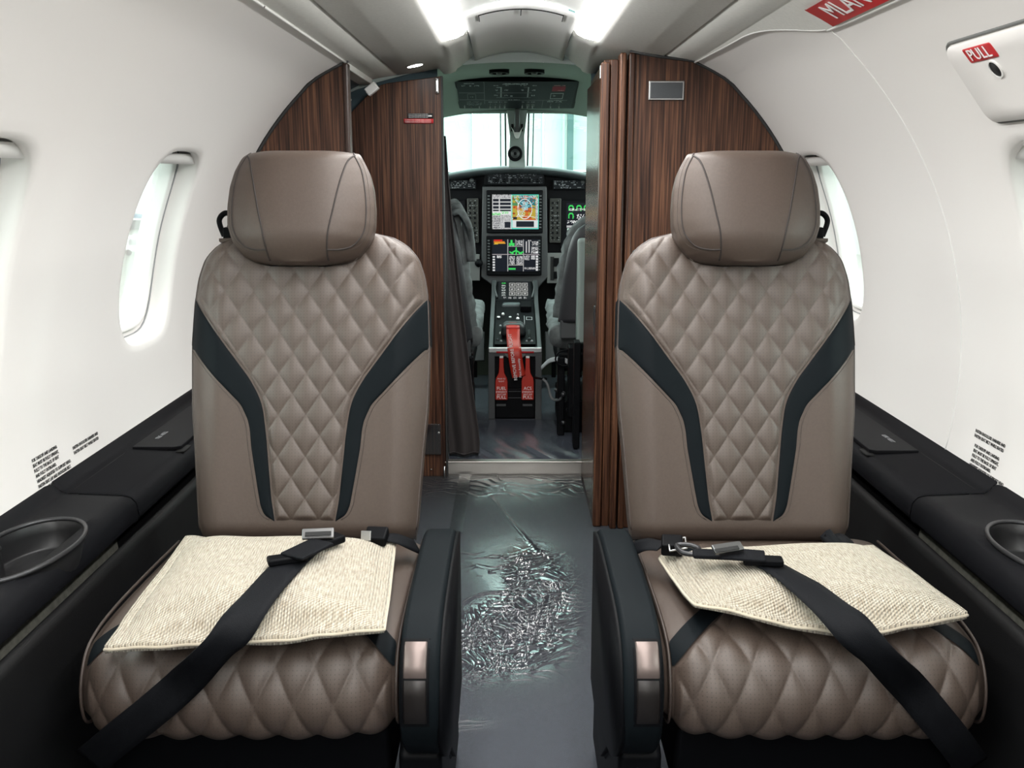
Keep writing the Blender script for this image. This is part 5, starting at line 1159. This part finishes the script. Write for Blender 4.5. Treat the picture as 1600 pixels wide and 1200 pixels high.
ribbon('hanging_strap', [(A(848, 592, y=4.05), np.array([1, 0, 0.])), (A(855, 600, y=4.04), np.array([1, 0, .3])), (A(862, 622, y=4.02), np.array([1, 0, .2])), (A(874, 624, y=4.0), np.array([0, .3, 1])), (A(882, 612, y=4.0), np.array([1, 0, 0]))], .012, 'ckgrey', tR)
for (u, v, r) in ((869, 609, .008), (880, 616, .010), (889, 640, .012), (880, 660, .009)): disc('fitting', A(u, v, y=3.99), (0, -1, 0), r, .012, 'cup', tR, ns=12)
tube('control_rod', [A(835, 590, y=4.2), A(853, 592, y=4.1)], .006, 'black', tR, ns=8)

# ---------------------------------------------------------------- hangar outside
ZF = -1.25
tag(box('floor.002', -60, 60, -30, 60, ZF-.1, ZF, 'hfloor', bevel=0), 'pale green glossy hangar floor outside', kind='structure')
M['hdoor'] = simple('hangar_door_skin', (.34, .37, .36), .6, var=.03, bscale=2)
hd = thing('hangar_door', (0, 30, ZF), 'white hangar door of tall vertical panels beyond the windshield', 'door')
xs_ = [-9, -6, -4, -2.35, -1.2, .1, .95, 2.4, 3.0, 4.6, 7, 10, 14]
for a, b in zip(xs_[:-1], xs_[1:]): box('door_leaf', a+.02, b-.02, 30+.15*(xs_.index(a) % 2), 30.3, ZF, 9, 'hdoor', hd, bevel=.02)
pc_ = at(891, 220, y=29.6)[0]; box('door_pillar', pc_-.09, pc_+.09, 29.5, 29.7, ZF, 9, 'teal', hd, bevel=.01)
pc2 = at(884, 220, y=29.6)[0]; box('door_rib', pc2-.10, pc2-.02, 29.6, 29.8, ZF, 9, simple('pale_green_rib', (.3, .4, .34), .5), hd, bevel=.01)
hw_ = thing('hangar_wall', (-13, 40, ZF), 'grey lower wall of the hangar seen through the left window', 'wall')
a = at(180, 383, y=45); b = at(260, 344, y=45)
box('wall_band', -24, -14.1, 45, 45.3, ZF, b[2], 'hgrey', hw_, bevel=.02); box('upper_wall', -24, -14.1, 45.1, 45.4, b[2]+.25, 12, 'hwall', hw_, bevel=.02)
wg = thing('parked_aircraft_wing', (-12, 36, 1), 'white wing edge with blue stripe outside the left window', 'aircraft')
a1, a2 = A(190, 334, y=36), A(262, 342, y=36)
prism('wing_panel', [(a1[0]-3, a1[2]+.55), (a2[0]+1.5, a2[2]+.25), (a2[0]+1.5, a2[2]+.12), (a1[0]-3, a1[2]+.35)], 'y', 34, 38, 'lip', wg, bevel=.03)
prism('wing_stripe', [(a1[0]-3, a1[2]+.34), (a2[0]+1.5, a2[2]+.11), (a2[0]+1.5, a2[2]-.0), (a1[0]-3, a1[2]+.2)], 'y', 33.9, 38, 'blue', wg, bevel=.02)
ct = thing('service_cart', tuple(A(211, 396, y=30.)), 'white wheeled service cart outside the left window', 'cart')
cc = A(211, 396, y=30.); s0_, s1_ = A(201, 396, y=30.), A(222, 368, y=30.)
prism('cart_body', [(s0_[0], ZF+.12), (s0_[0], s1_[2]-.06), (s0_[0]+.05, s1_[2]), (s1_[0]-.05, s1_[2]-.02), (s1_[0], s1_[2]-.2), (s1_[0], ZF+.12)], 'y', 29.8, 30.4, 'lip', ct, bevel=.03)
box('cart_screen', s0_[0]+.12, s1_[0]-.12, 29.77, 29.8, s1_[2]-.28, s1_[2]-.1, 'gray', ct, bevel=.01)
for x in (s0_[0]+.08, s1_[0]-.08): disc('wheel', (x, 29.78, ZF+.09), (0, 1, 0), .09, .06, 'black', ct, ns=16)
sg_ = thing('number_sign', tuple(A(227, 376, y=31.)), 'small black sign reading 57 beside the service cart', 'sign')
q0, q1 = A(221, 381, y=31.), A(234, 371, y=31.); sb = box('board', q0[0], q1[0], 31, 31.04, q0[2], q1[2], 'ink', sg_, bevel=.005)
text('lettering', '57', ((q0[0]+q1[0])/2, 30.98, (q0[2]+q1[2])/2), (1, 0, 0), (0, 0, 1), .26, 'white', sg_)
box('stand', (q0[0]+q1[0])/2-.02, (q0[0]+q1[0])/2+.02, 31.01, 31.05, ZF, q0[2], 'gray', sg_, bevel=.003)
